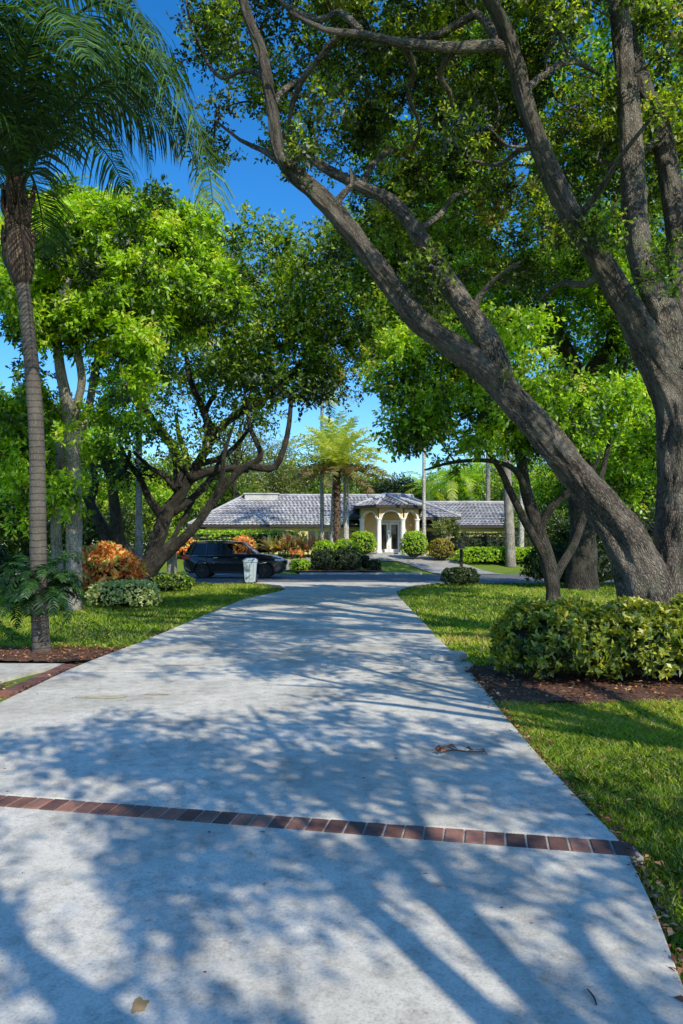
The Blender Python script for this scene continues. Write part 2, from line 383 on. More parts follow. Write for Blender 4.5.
# street, opposite drive
mesh_sheet('street', [(-200, 30.2), (200, 30.2), (200, 38.6), (-200, 38.6)], -.002, M['asphalt'])
mb = MB(); mb.box((-200, 38.6, -.05), (-9.0, 38.8, .09)); mb.box((10, 38.6, -.05), (200, 38.8, .09)); mb.box((-2.2, 38.6, -.05), (4.2, 38.8, .09))
tag(mb.build('kerb', M['concrete2'], bevel=.02), kind='structure')
def ribbon(name, pts, w0, mat, lift=.02):
    mb = MB(); V = []
    P = [Vector((p[0], p[1], 0)) for p in pts]
    Q = []
    for i in range(len(P)-1):
        p0 = P[max(i-1,0)]; p1 = P[i]; p2 = P[i+1]; p3 = P[min(i+2,len(P)-1)]
        for j in range(8):
            t = j/8; Q.append(0.5*((2*p1)+(p2-p0)*t+(2*p0-5*p1+4*p2-p3)*t*t+(3*p1-p0-3*p2+p3)*t**3))
    Q.append(P[-1]); K = 5
    for i, p in enumerate(Q):
        T = (Q[min(i+1,len(Q)-1)]-Q[max(i-1,0)]).normalized(); N = Vector((-T.y, T.x, 0))
        for k in range(K):
            q = p+N*w0*(k/(K-1)-.5); V.append((q.x, q.y, gz(q.x, q.y)+lift))
    mb.add(V, [(i*K+k, i*K+k+1, (i+1)*K+k+1, (i+1)*K+k) for i in range(len(Q)-1) for k in range(K-1)])
    return tag(mb.build(name, mat, smooth=True), kind='structure')
ribbon('entrance_drive', [(-7.5, 38.5), (-5.5, 41), (-2.2, 44.2), (1.5, 46.2), (4.0, 46.0), (5.6, 43.6), (7.0, 38.5)], 3.2, M['paver'])
ribbon('entrance_path', [(3.3, 45.5), (3.34, 49.6)], 2.6, M['concrete2'], .03)

# ------------------------------------------------------------ leaves, crowns
def leaf_quads(base, direc, normal, L, W, fold=.12):
    """arrays (n,3),(n,3),(n,3),(n,),(n,)"""
    side = np.cross(direc, normal); side /= np.linalg.norm(side, axis=1, keepdims=True)+1e-9
    nn = np.cross(side, direc)
    L = L[:, None]; W = W[:, None]
    mid = base+direc*L*.48+nn*L*fold
    return np.stack([base, mid+side*W/2, base+direc*L-nn*L*.05, mid-side*W/2], 1)
def unit(v): return v/(np.linalg.norm(v, axis=-1, keepdims=True)+1e-9)
def sprigs(C, Rd, n_sprig, K, L, W, sprig_len=.22, flat=.75, droop=0.0, up=.5, shell=.5, tint_c=None, tint_spread=.22):
    """C (m,3) clump centres, Rd (m,) radii -> V, tint"""
    m = len(C); idx = rng.integers(0, m, n_sprig) if not np.isscalar(Rd) else rng.integers(0, m, n_sprig)
    p = np.asarray(Rd, dtype=float)**2; idx = rng.choice(m, n_sprig, p=p/p.sum())
    d = unit(rng.normal(size=(n_sprig, 3))); r = rng.random(n_sprig)**shell
    pos = C[idx]+d*(Rd[idx]*r)[:, None]*np.array([1, 1, flat])
    ax = unit(d*.9+rng.normal(size=d.shape)*.5+np.array([0, 0, .25-droop]))
    j = np.tile(np.arange(K), n_sprig)/K
    P = np.repeat(pos, K, 0); A = np.repeat(ax, K, 0)
    N = n_sprig*K
    base = P+A*(j*sprig_len)[:, None]
    rad = rng.normal(size=(N, 3)); rad -= A*np.sum(rad*A, 1, keepdims=True); rad = unit(rad)
    direc = unit(A*.55+rad*.9+np.array([0, 0, -droop*.6]))
    nor = unit(rng.normal(size=(N, 3))*.7+np.array([0, 0, up*2])+A*.4)
    LL = L*rng.uniform(.65, 1.2, N); WW = W*rng.uniform(.75, 1.15, N)
    V = leaf_quads(base, direc, nor, LL, WW)
    tc = (tint_c if tint_c is not None else rng.normal(.45, .19, m))[idx]
    hz = (d[:, 2]*r)*.12+(r-.65)*.22  # tint drops towards each clump's inside and underside, painting shade into leaf colour
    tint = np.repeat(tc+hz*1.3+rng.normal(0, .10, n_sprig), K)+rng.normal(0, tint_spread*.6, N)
    return V, tint
def blob_clumps(blobs, cr, k=.55, shell=.6):
    """blobs: (px,py,d,rxpx,rypx[,depth_m]) -> clump centres and radii"""
    C = []; Rr = []
    for b in blobs:
        c = at(b[0], b[1], b[2]); sx = b[3]/ppm(b[2]); sz = b[4]/ppm(b[2]); sy = b[5] if len(b) > 5 else (sx+sz)/2
        n = max(3, int(k*sx*sy*sz/cr**3))
        d = unit(rng.normal(size=(n, 3)))*(rng.random(n)**(1/3*1.0))[:, None]
        C.append(np.array(c)+d*np.array([sx, sy, sz])); Rr.append(cr*rng.uniform(.6, 1.25, n))
    return np.concatenate(C), np.concatenate(Rr)

class Tree:
    def __init__(s, name, label, cat, base, bark, leaf, group=None):
        s.root = thing(name, label, cat, base, 0, group); s.o = Vector(base)
        s.wood = MB(); s.bark = bark; s.leaf = leaf; s.sk = []; s.n = 0; s.V = []; s.T = []
    def limb(s, pts, wob=.10, sides=14, spacing=.25, k=1.0, ridge=0.0):
        """pts: (px,py,depth,radius_px)"""
        P = [at(p[0], p[1], p[2]) for p in pts]; rad = [k*p[3]/ppm(p[2]) for p in pts]
        s.n += 1
        Q = s.wood.tube([p-s.o for p in P], rad, sides, spacing=spacing, wob=wob, seed=s.n, ridge=ridge)
        s.sk += [q+s.o for q in Q]
    def limb_w(s, P, rad, wob=.1, sides=8, spacing=.4):
        s.n += 1
        Q = s.wood.tube([Vector(p)-s.o for p in P], rad, sides, spacing=spacing, wob=wob, seed=s.n)
        s.sk += [q+s.o for q in Q]
    def twigs(s, C, r0=.035, step=.9, maxlen=5.0):
        sk = np.array([tuple(p) for p in s.sk]); order = []
        D = np.array([np.min(np.linalg.norm(sk-c, axis=1)) for c in C])
        for i in np.argsort(D):
            c = C[i]; dd = np.linalg.norm(sk-c, axis=1)+np.maximum(0, sk[:, 2]-c[2])*.6
            j = int(np.argmin(dd)); a = Vector(sk[j]); b = Vector(c); L = (b-a).length
            if L < .15 or L > maxlen: continue
            m1 = a.lerp(b, .35)+Vector((random.gauss(0,.1), random.gauss(0,.1), random.gauss(0,.08)))*L
            m2 = a.lerp(b, .7)+Vector((random.gauss(0,.08), random.gauss(0,.08), random.gauss(0.03,.07)))*L
            r = min(r0, .012+.014*L)
            s.n += 1
            Q = s.wood.tube([a-s.o, m1-s.o, m2-s.o, b-s.o], [r, r*.75, r*.5, r*.22], 5, res=3, wob=0, seed=s.n)
            sk = np.vstack([sk, np.array([tuple(q+s.o) for q in Q[3:]])])
    def leaves(s, C, Rr, per, K=8, L=.08, W=.04, **kw):
        n = int(per*len(C))
        V, T = sprigs(C, Rr, n, K, L, W, **kw)
        s.V.append(V-np.array(tuple(s.o))); s.T.append(T)
    def done(s):
        s.wood.build('trunk', s.bark, s.root, smooth=True)
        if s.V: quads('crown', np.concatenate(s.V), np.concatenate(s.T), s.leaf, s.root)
        return s.root

# --- the big oak on the right
oak = Tree('oak_tree', 'huge spreading oak with thick leaning grey limbs rising behind the variegated hedge', 'tree', tuple(at(652, 690, 10.6).xy)+(0,), M['oak_bark'], M['oak_leaf'])
oak.limb([(668,668,10.6,50),(672,630,10.6,42),(676,590,10.6,35),(680,540,10.6,30),(682,470,10.5,28),(676,410,10.4,27),(660,370,10.3,22),(641,332,10.2,19),(606,270,10.0,15),(576,225,9.8,13.5),(551,175,9.6,12),(531,120,9.4,11),(516,65,9.2,10),(503,25,9,9),(487,-8,8.8,8),(465,-60,8.5,7)], sides=72, spacing=.05, ridge=.016, wob=.2, k=.80)
oak.limb([(652,668,10.5,42),(650,605,10.5,34),(636,560,10.45,28),(607,513,10.4,22),(567,462,10.2,18.5),(529,418,10.1,18.5),(490,375,10,17),(455,347,9.9,15.5),(420,322,9.8,14),(395,290,9.7,13),(371,258,9.6,12.5),(341,220,9.5,12),(315,192,9.4,11),(294,174,9.3,11.5),(279,152,9.3,8),(272,110,9.2,7.5),(262,55,9.1,6.5),(247,15,9,6),(235,-40,8.8,5)], sides=72, spacing=.05, ridge=.016, wob=.2, k=.79)
oak.limb([(500,382,10.0,13),(490,345,9.95,12.5),(466,310,9.9,11),(436,265,9.9,9.5),(416,230,9.9,8),(391,202,9.9,6.5),(361,187,9.9,5.5),(325,168,10,4.5),(300,150,10.2,3.5),(270,128,10.4,2.5)], sides=36, spacing=.07, ridge=.01, wob=.2)
oak.limb([(672,372,10.35,18),(664,318,10.4,15),(643,265,10.5,13),(635,215,10.6,12),(631,140,10.7,11),(624,60,10.8,10),(616,0,10.9,9),(600,-60,11,7)], sides=40, spacing=.07, ridge=.013, wob=.16)
oak.limb([(690,470,10.7,26),(690,400,10.8,20),(684,320,11,14),(677,225,11.2,11),(661,135,11.4,10),(641,80,11.5,8.5),(628,25,11.6,7),(632,-40,11.8,6)], sides=40, spacing=.07, ridge=.013, wob=.16)
oak.limb([(512,56,9.2,9),(498,46,9.1,7),(456,48,8.9,6),(401,43,8.8,5),(361,34,8.7,4),(325,30,8.6,3),(290,12,8.5,2)], sides=10)
oak.limb([(505,50,9.2,6),(492,32,9.3,5),(476,14,9.4,4.5),(441,34,9.5,4),(405,40,9.7,3)], sides=8)
oak.limb([(279,160,9.3,5),(262,150,9.6,3),(240,140,9.8,2),(215,120,10,1.2)], sides=6)
oak.limb([(575,222,9.8,5),(600,190,9.4,3.5),(618,160,9.0,2.5),(650,120,8.6,2)], sides=6)
oak.limb([(470,318,9.9,5),(480,296,9.8,3.5),(500,275,9.6,2),(520,262,9.3,1.5)], sides=6)
for q in ([(341,33,8.7,4),(318,60,9.0,3.4),(300,85,9.3,3),(290,120,9.6,2.2),(300,150,9.9,1.5)],
          [(361,32,8.7,4),(340,12,8.9,3.4),(318,20,9.2,3),(285,5,9.5,2.6),(262,-20,9.8,2)],
          [(271,105,9.2,4),(290,85,9.5,3),(312,80,9.8,2.4),(330,95,10.1,1.8),(352,90,10.4,1.2)],
          [(268,80,9.15,3.4),(245,70,9.4,2.6),(222,78,9.6,2),(205,60,9.8,1.4)],
          [(401,42,8.8,4),(415,70,9.2,3),(408,95,9.5,2.4),(420,125,9.9,2),(412,150,10.2,1.3)],
          [(456,48,8.9,4),(440,75,9.3,3),(452,100,9.6,2.4),(440,130,10,1.8)],
          [(361,187,9.9,4),(372,165,10.2,3),(395,150,10.5,2.4),(410,160,10.8,1.8)],
          [(416,230,9.9,4),(440,215,10.3,3),(455,195,10.7,2.3),(480,190,11,1.6)],
          [(540,145,9.4,5),(520,150,9.8,3),(498,165,10.2,2.4),(470,160,10.6,1.6)],
          [(606,270,10,6),(585,285,10.2,4),(560,284,10.5,3),(540,300,10.8,2)],
          [(524,92,9.3,5),(550,70,9.6,3.6),(575,62,9.9,2.8),(600,75,10.2,2)],
          [(661,135,11.4,5),(645,150,11.2,4),(620,165,11,3),(596,160,11,2)],
          [(341,220,9.5,6),(338,200,9.4,4),(352,185,9.4,2.6),(350,170,9.5,1.6)]):
    oak.limb(q, sides=9, wob=.25, spacing=.12)
oakb = [(460,130,8.9,32,22,.35),(600,215,9.3,24,22,.35),(425,262,9.3,16,14,.3),(560,40,9.0,22,26,.3),(300,150,8.9,18,18,.3),(655,260,9.6,20,24,.3),(240,50,10.4,45,55,1.0),(300,110,10.6,45,45,1.0),(340,40,10.6,60,50,1.2),(230,130,10.5,28,40,.6),(400,90,10.8,70,60,1.4),(380,160,11.2,50,40,1.2),(320,90,9.2,30,40,.5),(470,110,11.2,60,55,1.4),(450,190,11.6,60,50,1.4),(530,60,11.4,60,50,1.3),(580,140,11.8,55,55,1.3),(655,60,12,45,70,1.2),(655,180,12.4,45,60,1.2),(520,240,12.4,55,45,1.3),(370,-25,9.6,150,35,1.8),(560,-30,10.2,110,40,1.8),(195,10,10.3,32,45,.8),(370,230,12,40,40,1),(430,290,12.5,40,30,1)]
C, Rr = blob_clumps(oakb, .24, .58)
oak.twigs(C[::2], .045)
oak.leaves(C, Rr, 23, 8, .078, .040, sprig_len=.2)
# crown outside the frame: above and to the right, towards the sun (its shade falls on the drive)
Co = []
for (cx, cyy, cz, rx, ry, rz, n) in ((4.2, 1.0, 8.9, 2.3, 2.6, .6, 22), (5.0, 5.6, 8.6, 3.0, 2.6, .9, 44), (7.2, 10, 8.6, 3.2, 3, 1.4, 26), (2.6, 8.2, 9.6, 2.6, 2.2, .8, 24), (6, 13.5, 9.6, 3.6, 2.6, 1.4, 20), (5.4, 2.4, 8.9, 2.4, 2.2, .6, 16)):
    n = int(n*2.0); d = unit(rng.normal(size=(n, 3)))*(rng.random(n)**(1/3))[:, None]; Co.append(np.array([cx, cyy, cz])+d*np.array([rx, ry, rz]))
Co = np.concatenate(Co); Ro = .30*rng.uniform(.6, 1.2, len(Co))
oak.twigs(Co[::3], .045)
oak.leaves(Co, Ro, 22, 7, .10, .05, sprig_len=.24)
oak.done()

# --- dark oak behind it (middle right)
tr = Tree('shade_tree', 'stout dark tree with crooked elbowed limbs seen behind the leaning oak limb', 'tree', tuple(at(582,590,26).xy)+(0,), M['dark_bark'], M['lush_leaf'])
tr.limb([(582,600,26,20),(582,570,26,15),(583,530,26,13),(580,490,26,13),(575,440,26,13),(578,405,26,13.5),(580,385,26,11),(570,362,26,9),(555,331,26,8),(545,313,25.5,7.5),(524,316,25,6.5),(499,322,24.5,5),(470,330,24,3)], sides=14, wob=.16)
tr.limb([(579,395,26,9),(588,375,26,7.5),(605,356,26,7),(614,340,26,8),(612,322,26,5),(600,290,26,4),(590,260,26,3)], sides=10, wob=.2)
tr.limb([(582,392,26,6),(605,384,26,6),(620,369,25.5,5.5),(622,347,25.5,6),(610,335,25.5,4),(640,300,25,3)], sides=10, wob=.2)
C, Rr = blob_clumps([(440,230,26,60,60,3),(500,190,21,60,45,2),(430,150,19,60,40,2),(540,90,20,70,45,2.2),(640,130,20,55,60,2.2),(630,10,19,60,40,2),(480,20,19,50,35,2),(580,200,21,60,40,2),(640,240,28,60,60,3),(540,300,25,70,50,3),(610,280,25,60,60,3),(480,290,25,60,45,2.5),(655,330,24,40,70,2.5),(600,350,28,70,40,2),(650,430,24,40,50,2.5),(560,250,25,70,40,2),(640,300,22,50,50,2),(420,280,26,50,50,2.5),(380,330,25,40,50,2),(670,400,25,40,80,2),(620,470,26,50,40,2)], .6, .9)
tr.twigs(C[::5], .07); tr.leaves(C, Rr, 24, 7, .17, .10, sprig_len=.4); tr.done()

# --- small forked tree
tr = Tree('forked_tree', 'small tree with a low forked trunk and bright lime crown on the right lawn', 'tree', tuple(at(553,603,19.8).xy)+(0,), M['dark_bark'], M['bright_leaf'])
tr.limb([(553,606,19.8,8.5),(553,590,19.8,7),(549,566,19.8,8),(539,531,19.8,7),(527,494,19.8,6),(522,466,19.6,5.5),(515,430,19.4,4)], wob=.12, sides=12)
tr.limb([(546,560,19.8,5),(539,547,19.7,4.5),(524,519,19.5,4),(508,487,19.3,3.5),(500,469,19.2,3),(480,440,19,2)], sides=8)
tr.limb([(553,582,19.8,5),(560,568,19.9,4.5),(574,544,20.1,4),(583,519,20.2,4),(600,480,20.4,3),(610,440,20.5,2)], sides=8)
tr.limb([(538,530,19.8,5),(552,507,19.6,4),(567,494,19.4,4),(590,476,19.2,3),(600,450,19,2)], sides=8)
tr.limb([(527,494,19.8,4),(515,470,19,3),(490,461,18.5,2.5),(455,462,18,2),(425,470,17.6,1)], sides=6)
C, Rr = blob_clumps([(440,360,18,60,35,2),(500,350,18.5,60,35,2),(430,410,18,55,32,1.8),(490,410,18.5,60,38,2),(550,425,19,50,28,2),(415,432,17.5,20,12,.9),(600,410,20,45,28,1.6),(455,450,18,25,12,1),(388,380,18,22,32,1.2),(530,400,20,60,30,2)], .42, 1.0)
tr.twigs(C[::4], .04); tr.leaves(C, Rr, 26, 7, .15, .075, sprig_len=.3, droop=.35); tr.done()

# --- left spreading oak
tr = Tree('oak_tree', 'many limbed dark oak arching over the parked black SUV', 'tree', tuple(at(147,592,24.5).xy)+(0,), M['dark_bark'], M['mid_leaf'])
tr.limb([(143,602,24.5,16),(144,585,24.5,13),(149,563,24.5,12.5),(158,538,24.5,12),(167,514,24.5,12),(184,488,24.4,9.5),(199,462,24.2,8),(218,431,24,6.5),(241,412,23.8,5.5),(267,397,23.6,5),(295,370,23.4,4),(320,340,23.2,3)], wob=.2, k=.60)
tr.limb([(146,582,24.5,9),(156,565,24.3,8.5),(176,545,24.1,7.5),(196,526,23.9,7),(214,500,23.7,6.5),(237,473,23.4,5.5),(260,459,23.2,5),(258,445,23.1,4),(250,428,23,3.5),(246,400,23,2)], wob=.22, sides=10, k=.66)
tr.limb([(250,466,23.3,4),(262,468,23.2,3.8),(275,467,23.1,3.5),(284,448,23,3),(289,425,23,2.6),(291,400,23,2)], sides=8)
tr.limb([(180,488,24.4,7),(179,465,24.5,6),(172,445,24.6,5),(157,427,24.8,4.5),(140,400,25,3.5),(120,370,25,2)], sides=8)
tr.limb([(145,578,24.5,9),(134,563,24.5,7),(119,538,24.4,6.5),(115,510,24.3,5.5),(111,481,24.3,4.5),(100,450,24.2,3)], sides=8, wob=.2)
tr.limb([(140,572,24.6,7),(118,556,24.7,6),(100,522,24.9,5),(90,500,25,4.5),(96,480,25,3.5),(80,440,25,2)], sides=8, wob=.2)
tr.limb([(207,450,24.1,5),(208,425,24,4),(199,400,24,3.5),(190,380,24,3),(186,350,24,2)], sides=8)
tr.limb([(190,478,24.3,6),(210,471,24,4.5),(230,468,23.8,4),(248,470,23.6,3)], sides=8)
tr.limb([(172,510,24.5,7),(190,500,24.9,3.5),(210,480,25.2,3),(225,450,25.5,2)], sides=8)
for q in ([(165,520,24.5,5),(150,500,24.2,4),(140,478,24,3.2),(128,462,23.8,2.5),(118,440,23.6,1.5)],[(178,492,24.4,4),(165,476,24.0,3),(150,468,23.7,2.5),(134,452,23.5,1.5)],[(199,463,24.2,4),(216,460,24.6,3),(236,446,25,2.5),(252,425,25.3,1.5)],[(214,500,23.7,3.5),(222,480,23.4,2.8),(224,455,23.2,2.2),(232,430,23,1.5)],[(184,486,24.4,4),(188,462,24.8,3),(180,440,25,2.5),(176,415,25.2,1.6)],[(218,431,24,4),(205,415,24.3,3),(214,395,24.5,2.2)],[(152,560,24.5,4),(172,540,25,3),(188,510,25.4,2.5),(200,488,25.8,2),(222,470,26,1.5)],[(119,538,24.4,4),(104,530,24,3.2),(92,515,23.8,2.6),(84,495,23.7,2)],[(111,482,24.3,3),(125,470,24,2.4),(130,450,24,1.6)]): tr.limb(q, sides=8, wob=.2)
C, Rr = blob_clumps([(240,330,24,60,55,3),(300,320,23.5,50,60,2.6),(345,330,23.5,45,55,2.4),(200,270,25,60,50,3),(260,265,25,45,35,2.4),(150,270,26,55,50,3),(300,380,23.5,60,24,2),(230,385,24,60,24,2),(170,360,25,50,35,2.4),(335,270,24,40,45,2),(365,245,25,45,50,2.4),(390,300,25,40,60,2.4),(340,376,23,32,16,1.4),(185,400,24,35,20,1.5),(275,240,25,25,20,1.4),(212,430,24,18,14,.8),(150,430,24,26,18,1),(125,475,24,18,16,.8),(250,415,23.5,20,14,.8),(180,450,23.6,10,10,.5),(95,470,24.5,20,24,.9),(318,392,23,16,12,.8)], .55, .85)
tr.twigs(C[::4], .06); tr.leaves(C, Rr, 26, 7, .16, .09, sprig_len=.4); tr.done()

# --- bright broadleaf tree on the left
tr = Tree('broadleaf_tree', 'tall bright green broadleaf tree with pale grey trunks behind the fibrous palm', 'tree', tuple(at(74,598,17.5).xy)+(0,), M['pale_bark'], M['bright_leaf'])
tr.limb([(74,612,17.5,9),(74,560,17.5,8),(74,481,17.5,7.5),(71,440,17.4,7),(67,403,17.2,6),(60,368,17,5),(57,320,16.8,4),(70,280,16.6,3)], sides=12)
tr.limb([(71,432,17.4,5),(78,400,17.2,4),(82,380,17,4),(76,345,16.9,3.5),(68,310,16.8,3),(60,290,16.6,2)], sides=8)
tr.limb([(73,450,17.4,5),(88,410,17.7,4),(95,370,18,3.5),(105,330,18.2,3),(125,290,18.4,2)], sides=8)
tr.limb([(60,600,18.5,6),(56,520,18.5,5),(60,450,18.4,4),(45,400,18.2,3),(30,350,18,2)], sides=8)
C, Rr = blob_clumps([(60,240,17,40,35,1.3),(110,235,17.5,55,35,1.5),(165,225,18.5,45,30,1.4),(90,300,16.8,55,40,1.5),(150,280,17.5,45,40,1.5),(40,310,16.5,45,50,1.5),(205,255,18.5,35,35,1.2),(130,340,16.5,35,30,1.1),(20,270,17,35,50,1.4),(215,300,18,30,25,1),(80,250,19,80,60,2),(150,300,19,60,60,2)], .32, .62)
C2, R2 = blob_clumps([(140,395,16,25,35,.8),(20,400,16.5,35,40,1.2),(20,470,17,30,35,1),(40,510,17.5,40,30,1),(88,455,18.5,25,26,.6),(60,460,16,18,40,.6),(110,370,17.5,30,35,.9),(95,420,18,25,30,.8),(30,440,19,40,50,1.2)], .30, .5)
C = np.concatenate([C, C2]); Rr = np.concatenate([Rr, R2])
tr.twigs(C[::2], .035); tr.leaves(C, Rr, 28, 7, .155, .066, sprig_len=.24, droop=.3); tr.done()

# ------------------------------------------------------------ palms
def frond_mesh(mb, path, n, ll, wid, hang, splay=.9, tint=.5, r0=.02, stiff=0.0, w_end=.15, twist=.0, start=.12):
    """path: function t->Vector ; ll leaflet length; hang 0..1"""
    pts = [path(i/10) for i in range(11)]
    V = []; F = []; T = []
    mb.tube(pts, [r0*(1-.85*i/10) for i in range(11)], 5, res=2, tint=tint*.6+.1)
    for i in range(n):
        t = start+(1-start)*i/(n-1)
        p = path(t); q = path(min(t+.02, 1.0)); q0 = path(max(t-.02, 0)); ax = (q-q0).normalized()
        sd = ax.cross(Vector((0, 0, 1)))
        sd = sd.normalized() if sd.length > .05 else Vector((1, 0, 0))
        upv = sd.cross(ax).normalized()
        for sg in (-1, 1):
            env = math.sin(min(1, (t-start)/(1-start)*.93+.07)*math.pi)**.45
            L = ll*env*random.uniform(.85, 1.12)
            d = (sd*sg*splay+ax*random.uniform(.45, .75)+upv*random.uniform(-.15, .35)*(1+stiff)).normalized()
            w_ = wid*random.uniform(.8, 1.15)
            wd = ax*w_/2
            pp = [p]; cur = p; dd = d
            for k in range(3):
                cur = cur+dd*(L/3); pp.append(cur)
                dd = (dd+Vector((random.gauss(0,.06), random.gauss(0,.06), -hang*(1.0+.3*k)))).normalized()
            tt = min(1, max(0, tint+random.gauss(0, .18)))
            mb.add([pp[0]-wd*.5, pp[0]+wd*.5, pp[1]+wd, pp[1]-wd, pp[2]+wd*.8, pp[2]-wd*.8, pp[3]], [(0,1,2,3), (3,2,4,5), (5,4,6)], tt)
def arc_path(o, az, el, L, droop):
    """frond arc starting at o in azimuth az, elevation el; droops"""
    h = Vector((math.cos(az), math.sin(az), 0))
    pts = [Vector(o)]; e = el; N = 24
    for i in range(N):
        pts.append(pts[-1]+(h*math.cos(e)+Vector((0, 0, math.sin(e))))*(L/N)); e -= droop/N*(.4+1.2*i/N)
    def f(t):
        x = min(max(t, 0), 1)*N; i = min(int(x), N-1); return pts[i].lerp(pts[i+1], x-i)
    return f
def spline_path(pts):
    pts = [Vector(p) for p in pts]; n = len(pts)
    def f(t):
        x = min(max(t, 0), 1)*(n-1); i = min(int(x), n-2); u = x-i
        p0 = pts[max(i-1,0)]; p1 = pts[i]; p2 = pts[i+1]; p3 = pts[min(i+2,n-1)]
        return 0.5*((2*p1)+(p2-p0)*u+(2*p0-5*p1+4*p2-p3)*u*u+(3*p1-p0-3*p2+p3)*u**3)
    return f
# queen palm on the left
bp = at(41, 652, 10.9); bp.z = 0
qp = thing('queen_palm', 'tall grey ringed palm with long drooping dark fronds at the left drive edge', 'palm', bp)
tr_ = MB()
pl = [(42,655,10.9,12.5),(41,640,10.9,10.5),(39,590,10.9,10),(38,540,10.9,10),(37,450,10.9,9.5),(33,380,10.9,9),(27,320,10.9,8.5),(22,280,10.9,8.5)]
tr_.tube([at(a,b,c)-bp for a,b,c,_ in pl], [.80*r/ppm(c) for _,_,c,r in pl], 16, spacing=.12, wob=.04)
tr_.build('trunk', M['palm_bark'], qp, smooth=True)
tr_ = MB(); pl = [(22,284,10.9,9),(20,270,10.9,14),(19,257,10.9,16),(18,240,10.9,14.5),(17,215,10.9,12),(16,190,10.9,11),(15,165,10.9,8)]
tr_.tube([at(a,b,c)-bp for a,b,c,_ in pl], [.86*r/ppm(c) for _,_,c,r in pl], 14, spacing=.08, wob=.35)
for k in range(16):
    a = random.uniform(0, 6.28); y = random.uniform(200, 262); c0 = at(18, y, 10.9)-bp; o = Vector((math.cos(a), math.sin(a), 0))
    tr_.tube([c0+o*.12, c0+o*.20+Vector((0,0,.12)), c0+o*.22+Vector((0,0,.38))], [.07,.05,.012], 5, res=2)
tr_.build('boot_fibre', M['fibre'], qp, smooth=True)
top = at(16, 178, 10.9)-bp
fr = [spline_path([at(20,195,10.9)-bp, at(32,165,10.7)-bp, at(65,115,10.4)-bp, at(105,82,10.2)-bp, at(145,84,10)-bp, at(178,120,9.8)-bp, at(200,180,9.7)-bp])]
fr.append(spline_path([at(17,185,10.9)-bp, at(25,120,10.5)-bp, at(50,50,10)-bp, at(90,5,9.6)-bp, at(130,10,9.2)-bp, at(165,60,8.9)-bp]))
fr.append(spline_path([at(17,185,10.9)-bp, at(18,120,10.3)-bp, at(28,50,9.5)-bp, at(50,10,8.8)-bp, at(75,20,8.2)-bp, at(92,60,7.8)-bp]))
fr.append(spline_path([at(15,185,10.9)-bp, at(8,120,10.5)-bp, at(2,60,10)-bp, at(-10,20,9.5)-bp, at(-30,30,9)-bp, at(-50,90,8.8)-bp]))
fr.append(spline_path([at(15,190,10.9)-bp, at(5,160,10.5)-bp, at(-15,130,10)-bp, at(-40,130,9.6)-bp, at(-70,180,9.2)-bp]))
fr.append(spline_path([at(16,180,10.9)-bp, at(20,100,11.2)-bp, at(40,20,11.6)-bp, at(80,-20,12)-bp, at(120,0,12.3)-bp, at(150,50,12.5)-bp]))
fr.append(spline_path([at(17,185,10.9)-bp, at(40,110,10.6)-bp, at(90,52,10.2)-bp, at(142,48,9.9)-bp, at(182,95,9.6)-bp, at(205,150,9.5)-bp, at(213,205,9.4)-bp]))
fr.append(spline_path([at(17,185,10.9)-bp, at(30,140,11.2)-bp, at(62,90,11.6)-bp, at(100,75,12)-bp, at(135,110,12.2)-bp, at(150,160,12.3)-bp]))
for az, el, L, dr in ((2.2,1.1,3.6,2.2),(2.9,.9,3.6,2.3),(3.6,1.1,3.6,2.3),(1.2,1.2,3.4,2.3),(.6,1.25,3.6,2.2),(5.0,1.3,3.6,2.2),(4.5,1.25,3.4,2.2),(.1,1.35,3.6,2.0),(1.8,.7,3.2,2.1),(3.9,.8,3.2,2.2)):
    fr.append(arc_path(top, az, el, L, dr))
for f in fr:
    mb = MB(); frond_mesh(mb, f, 84, 1.08, .038, .80, tint=random.uniform(.2, .8), r0=.035); mb.build('frond', M['queen_leaf'], qp)

# staghorn-like fern on the palm trunk
fp = at(39, 592, 10.75)
fn = thing('trunk_fern', 'dark bushy fern clinging to the trunk of the ringed palm', 'fern', fp)
for k in range(70):
    az = random.uniform(0, 6.28); f = arc_path((math.cos(az)*.12, math.sin(az)*.12, random.uniform(-.15,.35)), az, random.uniform(-.1, 1.2), random.uniform(.5, .85), random.uniform(1.8, 3.2))
    mb = MB(); frond_mesh(mb, f, 20, .15, .028, .3, tint=random.uniform(.2,.9), r0=.008, start=.1); mb.build('frond', M['fern_leaf'], fn)

# feathery date palm in front of the house
def date_palm(px, d, py0, pyc, label, L=3.5, n=74, trunk_r=.19):
    b = at(px, py0, d); b.z = gz(b.x, b.y); c = at(px, pyc, d)-b
    th = thing('date_palm', label, 'palm', b)
    mb = MB(); mb.tube([(0,0,-.1),(0,0,c.z*.4),(0,0,c.z)], [trunk_r*1.25, trunk_r, trunk_r*1.15], 12, spacing=.1, wob=.16)
    for k in range(120):
        a = k*2.4; z = .3+k/120*(c.z-.3); o = Vector((math.cos(a), math.sin(a), 0))
        mb.tube([Vector((0,0,z))+o*trunk_r*.8, Vector((0,0,z+.08))+o*trunk_r*1.35], [.05,.03], 4, res=2)
    mb.build('trunk', M['date_bark'], th, smooth=False)
    for k in range(n):
        u = k/n; el = 1.50-u*1.75+random.gauss(0,.06); az = k*2.399+random.gauss(0,.1)
        f = arc_path(Vector((0,0,c.z+.1)), az, el, L*random.uniform(.85,1.08), random.uniform(.8,1.3) if u < .75 else .7)
        mb = MB(); frond_mesh(mb, f, 34, .55, .10, .22, tint=(.98-.50*u if u < .72 else random.uniform(.0,.15)), r0=.025, stiff=1.2, start=.08)
        mb.build('frond', M['date_leaf'], th)
    return th
